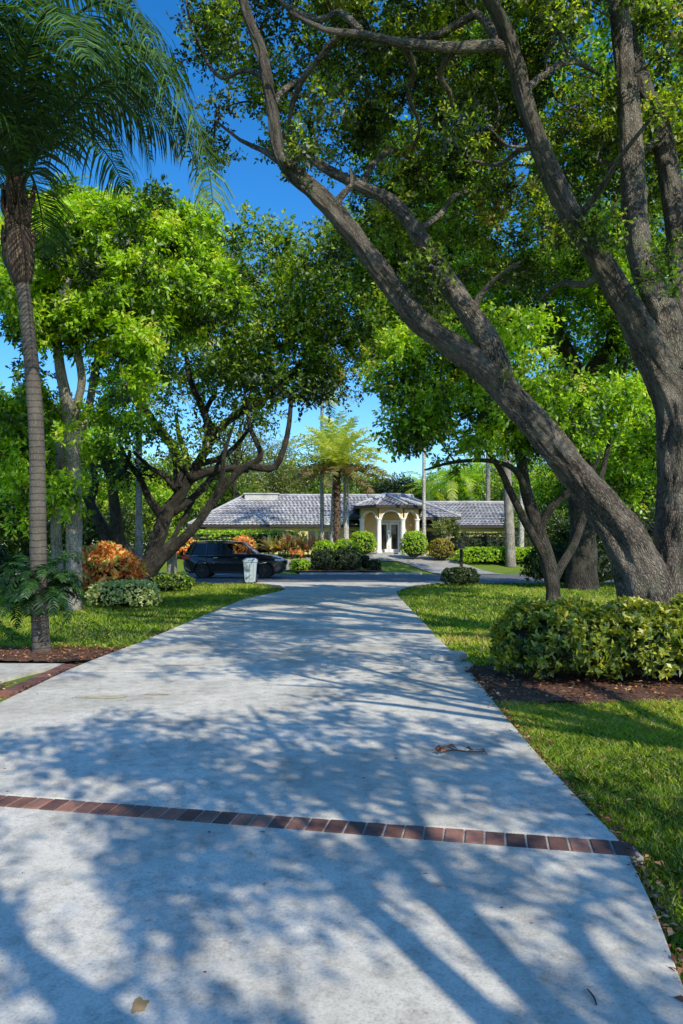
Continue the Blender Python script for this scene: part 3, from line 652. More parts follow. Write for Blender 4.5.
date_palm(337, 43.5, 560, 470, 'feathery date palm with a dark shaggy trunk in the clipped hedge island')

def slim_palm(name, label, px, py_base, py_top, d, rpx, mat, crown=True, lean=0, leaf='mid', L=2.4, group=None, n=13):
    b = at(px, py_base, d); b.z = gz(b.x, b.y); tp = at(px+lean, py_top, d)-b; r = rpx/ppm(d)
    th = thing(name, label, 'palm', b, 0, group)
    mb = MB(); mb.tube([(0,0,-.1), Vector((tp.x*.3,0,tp.z*.35)), Vector((tp.x*.7,0,tp.z*.7)), tp], [r*1.3, r, r*.95, r*.8], 10, spacing=.25, wob=.05)
    mb.build('trunk', mat, th, smooth=True)
    if crown:
        mb = MB()
        for k in range(n):
            u = k/n; f = arc_path(tp, k*2.399, 1.3-1.5*u, L*random.uniform(.85,1.1), random.uniform(1.3,2.0))
            frond_mesh(mb, f, 26, .55*L/2.4, .06*L/2.4, .25, tint=random.uniform(.45,.95), r0=.03)
        mb.build('crown', M[leaf+'_leaf'], th)
    return th
slim_palm('palm_tree', 'slender white palm trunk just left of the shaggy date palm', 322, 556, 396, 46.8, 1.9, M['white_palm'], leaf='mid', n=14, L=2.6)
slim_palm('palm_tree', 'thin white palm trunk hidden half behind the date palm', 331, 556, 470, 46.5, 1.8, M['white_palm'], leaf='bright', n=8, L=1.8, lean=3)
slim_palm('palm_tree', 'thick white palm trunk just right of the shaggy date palm', 346, 556, 468, 45.5, 2.8, M['white_palm'], leaf='mid', n=8, L=1.8)
slim_palm('palm_tree', 'slender white palm trunk at the right end of the portico', 424, 556, 400, 47.0, 1.8, M['white_palm'], leaf='mid', n=8, L=1.8)
slim_palm('palm_tree', 'leaning grey palm trunk over the bright hedge by the right wing', 511, 556, 320, 43, 4.2, M['pale_bark'], leaf='dark', lean=-12, n=12, L=3)
slim_palm('palm_tree', 'pale straight palm trunk right of the leaning grey one', 521, 556, 335, 45, 2.4, M['white_palm'], leaf='mid', lean=3, n=11)
slim_palm('palm_tree', 'distant grey palm trunk rising behind the right wing roof', 488, 540, 440, 66, 2.3, M['pale_bark'], leaf='bright', L=3.4)
slim_palm('palm_tree', 'grey palm trunk between the left oak limbs', 139, 560, 395, 33, 3.4, M['pale_bark'], leaf='mid', L=2.6)
slim_palm('coconut_palm', 'lime fronded palm behind the house, left of the far grey trunk', 452, 545, 482, 68, 2.2, M['pale_bark'], leaf='bright', L=3.6, n=18)
slim_palm('coconut_palm', 'bushy yellow green palm behind the right wing, nearer the white trunk', 428, 545, 490, 74, 2.2, M['pale_bark'], leaf='bright', L=3.6, n=18)
slim_palm('coconut_palm', 'yellow green palm crown above the far end of the right wing', 470, 545, 480, 80, 2.0, M['pale_bark'], leaf='bright', L=4.2, n=18)
slim_palm('palm_stump', 'short pale trunk standing beneath the left oak limbs', 172, 584, 548, 27.5, 5.2, M['pale_bark'], crown=False)

# ------------------------------------------------------------ shrubs
def shrub(name, label, cat, c, dims, mat, n=900, L=.07, W=.035, power=2.0, whorl=True, group=None, rough=.15, core=.80, K=6, rz=0, up=.4, ts=.18):
    """c: base centre; dims half sizes (rx, ry, height)"""
    rx, ry, h = dims
    th = thing(name, label, cat, c, rz, group)
    d = unit(rng.normal(size=(n, 3))); d[:, 2] = np.where(d[:, 2] < -.6, -d[:, 2], d[:, 2])
    p = power; k = (np.abs(d[:, 0])**p+np.abs(d[:, 1])**p+np.abs(d[:, 2])**p)**(-1/p)
    s = d*k[:, None]
    nz = np.array([noise.noise(Vector(v)*2.3+Vector(c)*.7)+.5*noise.noise(Vector(v)*5+Vector(c)) for v in s])
    s = s*(1+rough*nz-(rng.random(n)**2)*.22)[:, None]
    pos = s*np.array([rx, ry, h/2])+np.array([0, 0, h/2+.02])
    ax = unit(d*np.array([1/rx, 1/ry, 2/h])/np.mean([1/rx, 1/ry, 2/h])+rng.normal(size=d.shape)*.45+np.array([0, 0, .35]))
    P = np.repeat(pos, K, 0); A = np.repeat(ax, K, 0); N = n*K
    rad = rng.normal(size=(N, 3)); rad -= A*np.sum(rad*A, 1, keepdims=True); rad = unit(rad)
    direc = unit(A*rng.uniform(.2, 1.1, (N, 1))+rad)
    nor = unit(A+rng.normal(size=(N, 3))*.35)
    V = leaf_quads(P+A*rng.uniform(0, L*.5, (N, 1)), direc, nor, L*rng.uniform(.6, 1.2, N), W*rng.uniform(.8, 1.15, N))
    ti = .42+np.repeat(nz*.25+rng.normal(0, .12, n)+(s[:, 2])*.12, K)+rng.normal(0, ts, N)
    V[:, :, 2] = np.maximum(V[:, :, 2], .01)
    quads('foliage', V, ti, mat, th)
    # dark filler blob that stops see-through, coloured to stand for the shaded inside
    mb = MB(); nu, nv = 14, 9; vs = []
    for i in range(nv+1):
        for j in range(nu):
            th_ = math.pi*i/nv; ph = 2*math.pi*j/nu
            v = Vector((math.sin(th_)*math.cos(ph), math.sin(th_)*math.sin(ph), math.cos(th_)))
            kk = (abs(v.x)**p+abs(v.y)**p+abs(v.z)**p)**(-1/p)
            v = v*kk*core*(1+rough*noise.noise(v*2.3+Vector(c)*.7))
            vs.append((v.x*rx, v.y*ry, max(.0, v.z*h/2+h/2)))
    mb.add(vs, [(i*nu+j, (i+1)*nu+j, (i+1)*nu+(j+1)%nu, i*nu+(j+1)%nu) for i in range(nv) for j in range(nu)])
    mb.build('shade_filler', M['core'], th, smooth=True)
    return th
def gp(px, py):     # ground point under a pixel on the flat part
    d = EYE*FPX/(py-HOR); return Vector(((px-341.5)/FPX*d, d, 0))

HG = 'variegated shrubs of the right hedge'
shrub('hedge_shrub', 'variegated hedge shrub nearest the driveway corner, leftmost of the right hedge', 'shrub', (2.52, 8.75, 0), (.66,.68,.84), M['hedge_leaf'], 1500, .085,.036, 2.6, group=HG, K=7, rough=.22)
shrub('hedge_shrub', 'middle shrub of the variegated hedge in front of the big oak', 'shrub', (3.42, 8.75, 0), (.66,.7,.82), M['hedge_leaf'], 1500, .085,.036, 2.6, group=HG, K=7, rough=.22)
shrub('hedge_shrub', 'variegated hedge shrub cut by the right picture edge, below the oak trunk', 'shrub', (4.4, 8.75, 0), (.7,.7,.88), M['hedge_leaf'], 1500, .085,.036, 2.6, group=HG, K=7, rough=.22)
shrub('croton_bush', 'orange and yellow croton bush beneath the dark left oak', 'bush', at(107,590,20.8).xy.to_3d(), (.84,.8,1.36), M['croton'], 620, .20,.085, 2.2, K=6, rough=.3, ts=.3)
shrub('low_shrub', 'low pale variegated shrub in front of the orange croton', 'shrub', gp(125,607), (.84,.55,.60), M['variegated'], 1200, .065,.035, 3, K=6)
shrub('low_shrub', 'low dark green shrub to the right of the croton bush', 'shrub', gp(166,591), (.86,.6,.52), M['mid_leaf'], 900, .08,.04, 3)
shrub('mailbox_shrub', 'low dark shrub wrapped round the foot of the mailbox post', 'shrub', gp(460,585.5), (.66,.5,.62), M['dark_leaf'], 700, .08,.04, 3)
# across the street
def far(px, d): v = at(px, 540, d); v.z = gz(v.x, v.y); return v
shrub('clipped_hedge', 'dark clipped hedge block left of the date palm trunk', 'hedge', far(323,41.0), (.62,.7,1.12), M['dark_leaf'], 900, .08,.045, 6, rough=.06)
shrub('clipped_hedge', 'dark clipped hedge block right of the date palm trunk', 'hedge', far(347,41.0), (.68,.7,1.16), M['dark_leaf'], 900, .08,.045, 6, rough=.06)
shrub('island_shrub', 'bright green shrub top showing behind the left clipped hedge block', 'shrub', far(325,42.6), (.7,.7,1.45), M['hedge_bright'], 500, .10,.05, 2.4)
shrub('island_shrub', 'bright green shrub top showing behind the right clipped hedge block', 'shrub', far(346,42.6), (.75,.7,1.55), M['hedge_bright'], 500, .10,.05, 2.4)
shrub('round_bush', 'round lime bush at the left of the portico steps', 'bush', far(363,46.5), (.80,.8,1.55), M['hedge_bright'], 800, .09,.05, 2.3)
shrub('round_bush', 'tall round lime bush at the right of the portico steps', 'bush', far(414,45.5), (.80,.8,1.65), M['hedge_bright'], 900, .09,.05, 2.3)
shrub('round_bush', 'round amber topped bush right of the tall lime one', 'bush', far(441,45.0), (.72,.7,1.25), M['amber_leaf'], 800, .08,.045, 2.8)
shrub('low_shrub', 'small dark clipped ball at the end of the hedge island', 'shrub', far(374,40.8), (.36,.4,.62), M['dark_leaf'], 350, .07,.04, 2.6)
shrub('low_shrub', 'very small dark plant between clipped block and dark ball', 'shrub', far(365,41.6), (.26,.3,.78), M['dark_leaf'], 250, .08,.04, 2.2)
shrub('low_shrub', 'small green shrub left of the clipped hedge island', 'shrub', far(300,40.8), (.55,.5,.62), M['hedge_bright'], 400, .09,.05, 2.4)
shrub('garden_hedge', 'long lime hedge running under the left wing windows', 'hedge', far(232,48.5), (4.6,.7,1.5), M['hedge_bright'], 2600, .12,.06, 7, rough=.12)
shrub('garden_hedge', 'low bright lime hedge before the right wing', 'hedge', far(500,44.2), (2.4,.9,.80), M['hedge_bright'], 2200, .14,.06, 5, rough=.2)
shrub('garden_hedge', 'dark hedge behind the bright one under the right wing wall', 'hedge', far(492,48.5), (3.8,.8,1.35), M['dark_leaf'], 1500, .12,.06, 6, rough=.12)
shrub('croton_bush', 'small orange croton behind the rear end of the SUV', 'bush', far(184,46.0), (.9,.7,1.1), M['croton'], 320, .22,.09, 2.2, rough=.3)
shrub('croton_bush', 'orange croton behind the front window of the SUV', 'bush', far(243,47.0), (.8,.6,1.1), M['croton'], 260, .22,.09, 2.2, rough=.3)
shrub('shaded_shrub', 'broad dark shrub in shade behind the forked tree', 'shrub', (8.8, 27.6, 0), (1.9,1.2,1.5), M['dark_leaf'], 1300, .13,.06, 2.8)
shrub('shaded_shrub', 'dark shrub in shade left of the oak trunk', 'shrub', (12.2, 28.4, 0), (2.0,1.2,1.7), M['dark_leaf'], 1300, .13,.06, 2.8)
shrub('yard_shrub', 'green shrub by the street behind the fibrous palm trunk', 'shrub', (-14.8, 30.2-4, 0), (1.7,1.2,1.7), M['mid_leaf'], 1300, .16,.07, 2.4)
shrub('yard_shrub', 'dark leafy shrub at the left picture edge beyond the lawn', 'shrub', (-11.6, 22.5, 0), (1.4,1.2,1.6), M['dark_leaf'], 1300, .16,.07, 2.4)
# spiky ti plants before the left wing
def spiky(name, label, c, n, h, mat, wl=.09, L=.8, spread=.5):
    th = thing(name, label, 'plant', c); mb = MB(); st = MB()
    for k in range(n):
        a = random.uniform(0, 6.28); r = spread*math.sqrt(random.random()); b = Vector((r*math.cos(a), r*math.sin(a)*.6, 0)); hh = h*random.uniform(.3, 1)
        st.tube([b, b+Vector((0,0,hh*.6))], [.025,.02], 5, res=2)
        for j in range(10):
            az = random.uniform(0, 6.28); e = random.uniform(.3, 1.45); f = arc_path(b+Vector((0,0,hh*.45)), az, e, L*random.uniform(.6,1.1), random.uniform(.3,1.2))
            T = random.random(); pr = [f(i/4) for i in range(5)]; sd = Vector((-math.sin(az), math.cos(az), 0))*wl/2
            ws = [.3,.9,1,.7]; vs = []
            for i in range(4): vs += [pr[i]-sd*ws[i], pr[i]+sd*ws[i]]
            vs.append(pr[4]); mb.add(vs, [(0,1,3,2),(2,3,5,4),(4,5,7,6),(6,7,8)], T)
    mb.build('foliage', mat, th); st.build('stem', M['dark_bark'], th); return th
spiky('ti_plant', 'tall spiky red and cream plant, leftmost before the house', far(274,46.5), 9, 1.7, M['ti_leaf'], wl=.15, L=1.15, spread=.7)
spiky('ti_plant', 'tallest spiky cream and green plant in the middle of its clump', far(289,46.3), 11, 2.0, M['ti_leaf'], wl=.15, L=1.15, spread=.7)
spiky('ti_plant', 'spiky reddish plant beside the slender white palm trunk', far(308,46.6), 10, 1.8, M['ti_leaf'], wl=.15, L=1.15, spread=.7)
spiky('ti_plant', 'low deep red plant in front of the spiky cream ones', far(297,45.2), 6, .9, M['croton'], L=.5, spread=.4)
# air plants on the limb
def airplant(px, py, d, label, s=.3, n=44):
    p = at(px, py, d); th = thing('air_plant', label, 'plant', p); mb = MB()
    for k in range(n):
        az = random.uniform(0, 6.28); f = arc_path((0,0,0), az, random.uniform(-.3,1.4), s*random.uniform(.6,1.1), random.uniform(.4,1.8))
        pr = [f(i/3) for i in range(4)]; sd = Vector((-math.sin(az), math.cos(az), 0))*.006
        mb.add([pr[0]-sd, pr[0]+sd, pr[1]+sd, pr[1]-sd, pr[2]+sd*.7, pr[2]-sd*.7, pr[3]], [(0,1,2,3),(3,2,4,5),(5,4,6)], random.random())
    mb.build('foliage', M['airplant'], th)
airplant(507, 378, 9.75, 'spiky grey green air plant sitting on the long leaning oak limb')
airplant(534, 186, 9.45, 'spiky pale air plant high on the upright oak limb', .26)
airplant(682, 530, 10.3, 'yellowish air plant low on the main oak trunk', .22)
# pale flowering shrub by the portico
tr = Tree('frangipani_tree', 'small pale leaved tree between the portico and the right wing', 'tree', tuple(far(447,47)), M['pale_bark'], M['pale_leaf'])
tr.limb([(447,556,47,2),(447,542,47,1.6),(444,530,47,1.2),(442,520,47,.8)], sides=6); tr.limb([(447,545,47,1.4),(452,532,47,1),(456,522,47,.7)], sides=6)
C, Rr = blob_clumps([(446,525,47,14,9,.8),(438,530,47,8,6,.5),(455,532,47,8,7,.6)], .22, .7); tr.twigs(C[::2], .02, maxlen=2); tr.leaves(C, Rr, 10, 6, .13, .06); tr.done()

# ------------------------------------------------------------ background trees
def bgtree(name, label, px, d, py_top, w_m, mat, bark='dark_bark', py_bot=None, n=110, leaf=.30, flat=.8, group='trees beyond the house'):
    b = Vector(((px-341.5)/FPX*d, d, 0)); b.z = gz(b.x, b.y)
    ztop = at(px, py_top, d).z; zb = b.z+1.2 if py_bot is None else at(px, py_bot, d).z
    t_ = Tree(name, label, 'tree', tuple(b), M[bark], M[mat], group)
    zc = (ztop+zb)/2; hz = (ztop-zb)/2
    t_.limb_w([b, b+Vector((random.uniform(-.3,.3),0,(zc-b.z)*.6)), Vector((b.x+random.uniform(-.6,.6), b.y, zc))], [.22,.17,.09])
    cr = max(.5, min(w_m, hz)*.33)
    dd = unit(rng.normal(size=(n, 3)))*(rng.random(n)**.4)[:, None]; C = np.array([b.x, b.y, zc])+dd*np.array([w_m-cr*.6, w_m*.7, hz-cr*.6]); Rr = cr*rng.uniform(.6,1.2,n)
    for q in C[:12]: t_.limb_w([Vector((b.x,b.y,zc*.7+b.z*.3)), Vector((b.x,b.y,zc)).lerp(Vector(q), .5), Vector(q)], [.09,.06,.02], sides=5)
    t_.leaves(C, Rr, 34, 5, leaf, leaf*.5, sprig_len=leaf*2)
    return t_.done()
BG = [('broad_tree','rounded mid green tree behind the left roof end',215,75,452,5.0,'mid_leaf'),
('broad_tree','olive tree top showing over the chimney block',262,80,440,5.5,'pale_leaf'),
('broad_tree','soft yellow green tree behind the roof ridge',300,84,455,4.5,'mid_leaf'),
('broad_tree','green tree just behind the date palm crown',352,88,462,5.5,'mid_leaf'),
('broad_tree','dark green tree behind the portico roof',392,78,470,4.2,'dark_leaf'),
('broad_tree','green tree right of the slender white trunk',440,92,468,5.5,'mid_leaf'),
('broad_tree','bright tree above the right wing roof',492,84,455,5.5,'bright_leaf'),
('broad_tree','sunny green tree over the far right wing end',540,72,440,6,'mid_leaf'),
('broad_tree','bushy lime tree left of the oak trunk',590,58,445,5.5,'bright_leaf'),
('broad_tree','dark tree behind the oak trunk fork',640,52,400,6,'dark_leaf'),
('broad_tree','dark green tree at the right picture edge behind the oak',690,46,380,6,'mid_leaf'),
('broad_tree','green tree left of the house, behind the oak limbs',160,62,450,4.6,'mid_leaf'),
('broad_tree','bright green tree seen between the left oak limbs',118,58,470,4.6,'bright_leaf'),
('broad_tree','lime tree behind the pale grey trunks',70,48,400,5,'bright_leaf'),
('broad_tree','bright yellow green tree at the left picture edge',14,42,385,4.6,'bright_leaf'),
('broad_tree','dark tree beyond the street at the far left',-25,36,420,4.2,'dark_leaf')]
for (nm, lb, px, d, pt, w_, m_) in BG: bgtree(nm, lb, px, d, pt, w_, m_)
# feathery casuarina-like tall trees
bgtree('feathery_tree','tall airy olive tree behind the left oak limbs',235,66,385,4.0,'pale_leaf',n=36,leaf=.22, py_bot=500)
bgtree('feathery_tree','airy grey green tree left of the date palm',283,90,430,4.0,'pale_leaf',n=30,leaf=.25)
# low hedgerow closing the horizon
for i, (px, d, w_, m_, lb) in enumerate(((30,40,3.5,'mid_leaf','tall green screen shrub across the street at far left'),(88,42,3.2,'dark_leaf','dark screen shrub behind the orange croton'),(135,46,3.0,'mid_leaf','green screen shrub left of the house corner'),(600,44,4,'dark_leaf','dark screen shrub behind the small forked tree'),(660,40,4,'dark_leaf','dark screen shrub behind the oak base'),(545,50,3,'mid_leaf','green screen shrub at the right house corner'),(-40,52,6,'mid_leaf','wide far green screen at the left picture edge'),(60,60,6,'dark_leaf','wide far dark screen left of the croton bush'),(150,68,6,'mid_leaf','far green screen right behind the left oak trunk'),(205,72,5,'dark_leaf','far dark screen at the left house corner'),(570,66,6,'mid_leaf','far green screen beyond the right house corner'),(640,60,6,'mid_leaf','far green screen right behind the oak trunk'),(720,56,6,'dark_leaf','far dark screen beyond the right picture edge'))):
    bgtree('screen_shrub', lb, px, d, 500, w_, m_, n=40, leaf=.22, py_bot=556, group='screen shrubs beside the house')

# offscreen trees whose shade dapples the drive (right of and behind the camera)
def shade_tree(x, y, zc, rx, ry, rz, n, label, limbs=12, hb=4.2):
    t_ = Tree('oak_tree', label, 'tree', (x, y, 0), M['oak_bark'], M['oak_leaf'], 'oaks beside the drive behind the viewer')
    t_.limb_w([(x,y,-.2),(x+.1,y,2),(x-.2,y+.1,hb)], [.3,.24,.2], sides=12)
    d = unit(rng.normal(size=(n, 3)))*(rng.random(n)**.4)[:, None]; C = np.array([x, y, zc])+d*np.array([rx, ry, rz]); Rr = .30*rng.uniform(.5,1.25,n)
    for k in range(limbs):
        a = 6.28*k/limbs+random.uniform(-.2,.2); r_ = rx; e = Vector((x+rx*.85*math.cos(a), y+ry*.85*math.sin(a), zc+random.uniform(-.3,.6)*rz))
        s0 = Vector((x-.2,y+.1,hb-.3)); mid = s0.lerp(e, .5)+Vector((random.gauss(0,.4), random.gauss(0,.4), .5))
        t_.limb_w([s0, mid, e], [.085,.05,.012], sides=8)
    t_.twigs(C, .05); t_.leaves(C, Rr, 26, 7, .10, .05, sprig_len=.26); t_.done()
shade_tree(5.0, 2.4, 5.9, 2.2, 2.2, .9, 44, 'spreading oak on the right lawn beside the drive', hb=3.0)
shade_tree(3.5, -2.6, 5.9, 2.9, 3.2, .9, 98, 'spreading oak behind the viewer to the right', hb=3.0)

# ------------------------------------------------------------ house
M['wall'] = simple('cream_render', (.72,.60,.24), .9, .06, 3)
M['wall2'] = simple('peach_render', (.76,.56,.27), .9, .06, 3)
M['white'] = simple('white_paint', (.86,.84,.80), .6, .03, 4)
M['dark_trim'] = simple('dark_trim', (.035,.028,.025), .6)
M['glass'] = NT('window_glass'); _g = M['glass']; M['glass'] = _g.princ(_g.ramp(_g.noise(_g.obj(), .8), [(.4, (.012,.016,.02)), (.65, (.05,.055,.05))]), .06, None)
t = NT('roof_tile'); g = t.obj(); a = t.attr('tint', 2)
n = t.noise(g, 1.4, 5, .7); n2 = t.noise(g, 7, 4, .7)
br_ = t.n('ShaderNodeTexVoronoi', {'Vector': t.n('ShaderNodeMapping', {'Vector': g, 'Scale': (3.3, 3.0, 6)}), 'Scale': 1.0})
c = t.ramp(a, [(0, (.32,.31,.33)), (.5, (.43,.42,.44)), (1, (.52,.51,.52))]).outputs[0]
c = t.mix(.6, c, t.ramp(br_.outputs[1], [(.1, (.75,.75,.77)), (.6, (1.1,1.1,1.1))]).outputs[0], 'MULTIPLY')
c = t.mix(.6, c, t.ramp(n, [(.35, (.55,.55,.55)), (.65, (1.15,1.15,1.15))]).outputs[0], 'MULTIPLY')
M['tile'] = t.princ(c, .7, t.bump(n2.outputs[0], .3, .02))
house = thing('house', 'low cream house with grey tiled roofs and an arched white portico', 'house', (3.3, 53, .87))
HO = Vector((3.3, 53, .87))
def hp(x, y, z): return Vector((x, y, z))-HO
def roof_face(mb, e0, e1, r1, r0, course=.34, tw=.30):
    """eave e0->e1, ridge r0 (above e0) -> r1; barrel tiles in courses"""
    e0, e1, r0, r1 = map(Vector, (e0, e1, r0, r1))
    slope = ((r0+r1)/2-(e0+e1)/2).length; n = max(2, int(slope/course))
    nr = (e1-e0).cross(r0-e0 if (r0-e0).length > .1 else r1-e0).normalized()
    if nr.z < 0: nr = -nr
    W = (e1-e0).length; ux = (e1-e0).normalized()
    for i in range(n):
        a = e0.lerp(r0, i/n); b = e1.lerp(r1, i/n); c = e1.lerp(r1, (i+1)/n); d = e0.lerp(r0, (i+1)/n)
        L = (b-a).length
        m = max(1, int(round(L/tw)))
        if m < 2: 
            mb.add([a+nr*.06, b+nr*.06, c+nr*.02, d+nr*.02], [(0,1,2,3)], random.random()); continue
        for j in range(m):
            s0, s1 = j/m, (j+1)/m; T = random.random()
            lo = [a.lerp(b, s0+(s1-s0)*q) for q in (0,.25,.5,.75,1)]; hi = [d.lerp(c, s0+(s1-s0)*q) for q in (0,.25,.5,.75,1)]
            hgt = (.0,.034,.046,.034,.0)
            vs = [p+nr*(h+.045) for p, h in zip(lo, hgt)]+[p+nr*h for p, h in zip(hi, hgt)]
            mb.add(vs, [(k,k+1,6+k,5+k) for k in range(4)], T)
def hip_roof(name, x0, x1, y0, y1, ze, zr, xr0, xr1, parent):
    yr = (y0+y1)/2; mb = MB()
    A, B, C_, D = hp(x0,y0,ze), hp(x1,y0,ze), hp(x1,y1,ze), hp(x0,y1,ze); E, F = hp(xr0,yr,zr), hp(xr1,yr,zr)
    roof_face(mb, A, B, F, E); roof_face(mb, C_, D, E, F, tw=1.2); roof_face(mb, D, A, E, E); roof_face(mb, B, C_, F, F)
    rf = mb.build(name, M['tile'], parent)
    mb = MB()
    for p, q in ((A,E),(B,F),(E,F),(C_,F),(D,E)): mb.tube([p+Vector((0,0,.10)), q+Vector((0,0,.10))], [.11,.11], 8)
    mb.build('ridge_cap', M['tile'], rf, smooth=True)
    mb = MB()
    for p, q in ((A,B),(B,C_),(C_,D),(D,A)): mb.bar(p+Vector((0,0,-.06)), q+Vector((0,0,-.06)), .10, .18)
    mb.build('fascia', M['dark_trim'], rf)
    mb = MB(); mb.add([p+Vector((0,0,-.12)) for p in (A,B,C_,D)], [(0,1,2,3)]); mb.build('soffit', M['dark_trim'], rf)
    return rf
def window(x, y, w_, z0, z1, parent, cols=2):
    fr = MB(); fr.box(hp(x-w_/2,y-.05,z0), hp(x+w_/2,y-.01,z0+.06)); fr.box(hp(x-w_/2,y-.05,z1-.06), hp(x+w_/2,y-.01,z1))
    for i in range(cols+1):
        xx = x-w_/2+.03+(w_-.06)*i/cols; fr.box(hp(xx-.028,y-.045,z0+.06), hp(xx+.028,y-.012,z1-.06))
    f = fr.build('window', M['dark_trim'], parent)
    g = MB(); g.box(hp(x-w_/2+.03,y-.03,z0+.03), hp(x+w_/2-.03,y-.018,z1-.03)); g.build('pane', M['glass'], f)
# walls
mb = MB(); mb.box(hp(-9.9,53.8,.5), hp(2.1,63.5,2.95)); mb.box(hp(4.7,54.4,.5), hp(16.8,62.5,2.95)); mb.build('wall', M['wall'], house)
# blind arches on the left wing
mb = MB()
for (x0, x1) in ((-9.5,-6.3),(-5.9,-3.1)):
    cx = (x0+x1)/2; rw = (x1-x0)/2; P = []
    for k in range(13):
        a = math.pi*k/12; P.append((cx-rw*math.cos(a), 2.05+.62*math.sin(a)))
    for (a, b) in zip(P, P[1:]): mb.bar(hp(a[0],53.76,a[1]), hp(b[0],53.76,b[1]), .12, .14)
    mb.box(hp(x0-.1,53.68,.6), hp(x0+.1,53.79,2.05)); mb.box(hp(x1-.1,53.68,.6), hp(x1+.1,53.79,2.05))
mb.build('arch_moulding', M['wall2'], house)
window(-7.6,53.8,1.3,1.3,2.5,house); window(-4.5,53.8,1.3,1.2,2.5,house); window(-1.6,53.8,1.6,1.2,2.5,house); window(1.0,53.8,1.0,1.0,2.5,house)
window(6.6,54.4,1.3,1.2,2.5,house); window(9.0,54.4,.35,1.9,2.5,house,1); window(13.2,54.4,1.4,1.2,2.55,house); window(15.4,54.4,1.2,1.2,2.55,house)
hip_roof('roof', -11.1, 6.0, 53.5, 63.9, 2.95, 5.35, -7.7, 5.6, house)
hip_roof('roof', 3.6, 17.6, 54.1, 62.9, 2.92, 4.78, 6.0, 13.5, house)
hip_roof('roof', .4, 8.4, 52.3, 61.5, 3.45, 5.3, 3.2, 4.6, house)
mb = MB(); mb.box(hp(-7.6,58,5.0), hp(-5.0,59.6,5.5)); mb.box(hp(-7.7,57.9,5.5), hp(-4.9,59.7,5.58)); mb.build('chimney', M['concrete2'], house)
# portico: half octagon
CXP = 3.34; FL = 1.0
PC = [(CXP-1.9, 51.35), (CXP-.81, 50.0), (CXP+.81, 50.0), (CXP+1.9, 51.35)]
mb = MB(); mb.prism([(p[0]-HO.x, p[1]-HO.y) for p in [(CXP-2.3,51.2),(CXP-.98,49.6),(CXP+.98,49.6),(CXP+2.3,51.2),(CXP+2.3,53.6),(CXP-2.3,53.6)]], -.2, .13)
mb.prism([(p[0]-HO.x, p[1]-HO.y) for p in [(CXP-1.1,49.25),(CXP+1.1,49.25),(CXP+1.1,49.6),(CXP-1.1,49.6)]], -.2, .03); mb.build('porch_floor', M['concrete2'], house, bevel=.015)
ZT = 3.5-.0
for (x, y) in PC:
    mb = MB(); T = Matrix.Translation(hp(x, y, FL))
    mb.lathe([(.22,0),(.22,.07),(.21,.09),(.18,.14),(.165,.2),(.165,1.1),(.15,2.12),(.17,2.14),(.175,2.2),(.215,2.24),(.215,2.32)], 20, T)
    mb.build('column', M['white'], house, smooth=True, bevel=.004)
def arch_panel(p, q, zs, zt, th=.24, seg=14, marg=.19):
    p = Vector((p[0], p[1], 0)); q = Vector((q[0], q[1], 0)); W = (q-p).length; ux = (q-p).normalized(); nrm = Vector((ux.y, -ux.x, 0))
    rise = min((W-2*marg)/2*.75, .46); V = []; F = []
    prof = []
    for k in range(seg+1):
        a = math.pi*k/seg; prof.append((W/2-(W/2-marg)*math.cos(a), zs+rise*math.sin(a)))
    prof = [(0, zs)]+prof+[(W, zs)]
    for (s, z) in prof:
        for o in (-th/2, th/2):
            V.append(hp(*(p+ux*s+nrm*o).xy, z)); V.append(hp(*(p+ux*s+nrm*o).xy, zt))
    for i in range(len(prof)-1):
        a = i*4; b = a+4; F += [(a,b,b+1,a+1), (a+2,a+3,b+3,b+2), (a,a+2,b+2,b)]
    return V, F, prof, p, ux, nrm
wallm = MB(); mould = MB()
for (p, q) in zip(PC, PC[1:]):
    V, F, prof, p0, ux, nrm = arch_panel(p, q, FL+2.32, 4.12)
    wallm.add(V, F)
    pts = [p0+ux*s+nrm*.13 for s, z in prof]
    for i in range(len(prof)-1):
        a = hp(pts[i].x, pts[i].y, prof[i][1]+.05); b = hp(pts[i+1].x, pts[i+1].y, prof[i+1][1]+.05)
        if (b-a).length > .02: mould.bar(a, b, .06, .09)
wallm.build('portico_arcade', M['wall2'], house); mould.build('arch_moulding', M['white'], house)
mb = MB(); mb.box(hp(CXP-2.05,52.05,.9), hp(CXP-.80,52.30,4.1)); mb.box(hp(CXP+.80,52.05,.9), hp(CXP+2.05,52.30,4.1)); mb.box(hp(CXP-.80,52.05,3.28), hp(CXP+.80,52.30,4.1))
mb.box(hp(CXP-2.05,51.5,.9), hp(CXP-1.9,52.05,4.1)); mb.box(hp(CXP+1.9,51.5,.9), hp(CXP+2.05,52.05,4.1)); mb.build('entrance_wall', M['wall2'], house)
for s in (-1, 1):
    x0 = CXP+(.02 if s > 0 else -.76); mb = MB()
    mb.box(hp(x0,52.11,FL), hp(x0+.14,52.17,3.1)); mb.box(hp(x0+.60,52.11,FL), hp(x0+.74,52.17,3.1)); mb.box(hp(x0+.14,52.11,FL), hp(x0+.60,52.17,FL+.22)); mb.box(hp(x0+.14,52.11,2.94), hp(x0+.60,52.17,3.1))
    d_ = mb.build('door', M['white'], house)
    g = MB(); g.box(hp(x0+.13,52.13,FL+.2), hp(x0+.61,52.15,2.96)); g.build('pane', M['glass'], d_)
    g = MB(); g.tube([hp(CXP+s*.10,52.09,1.95), hp(CXP+s*.10,52.05,2.0), hp(CXP+s*.10,52.05,2.1), hp(CXP+s*.10,52.09,2.15)], [.012]*4, 6); g.build('handle', M['dark_trim'], d_)
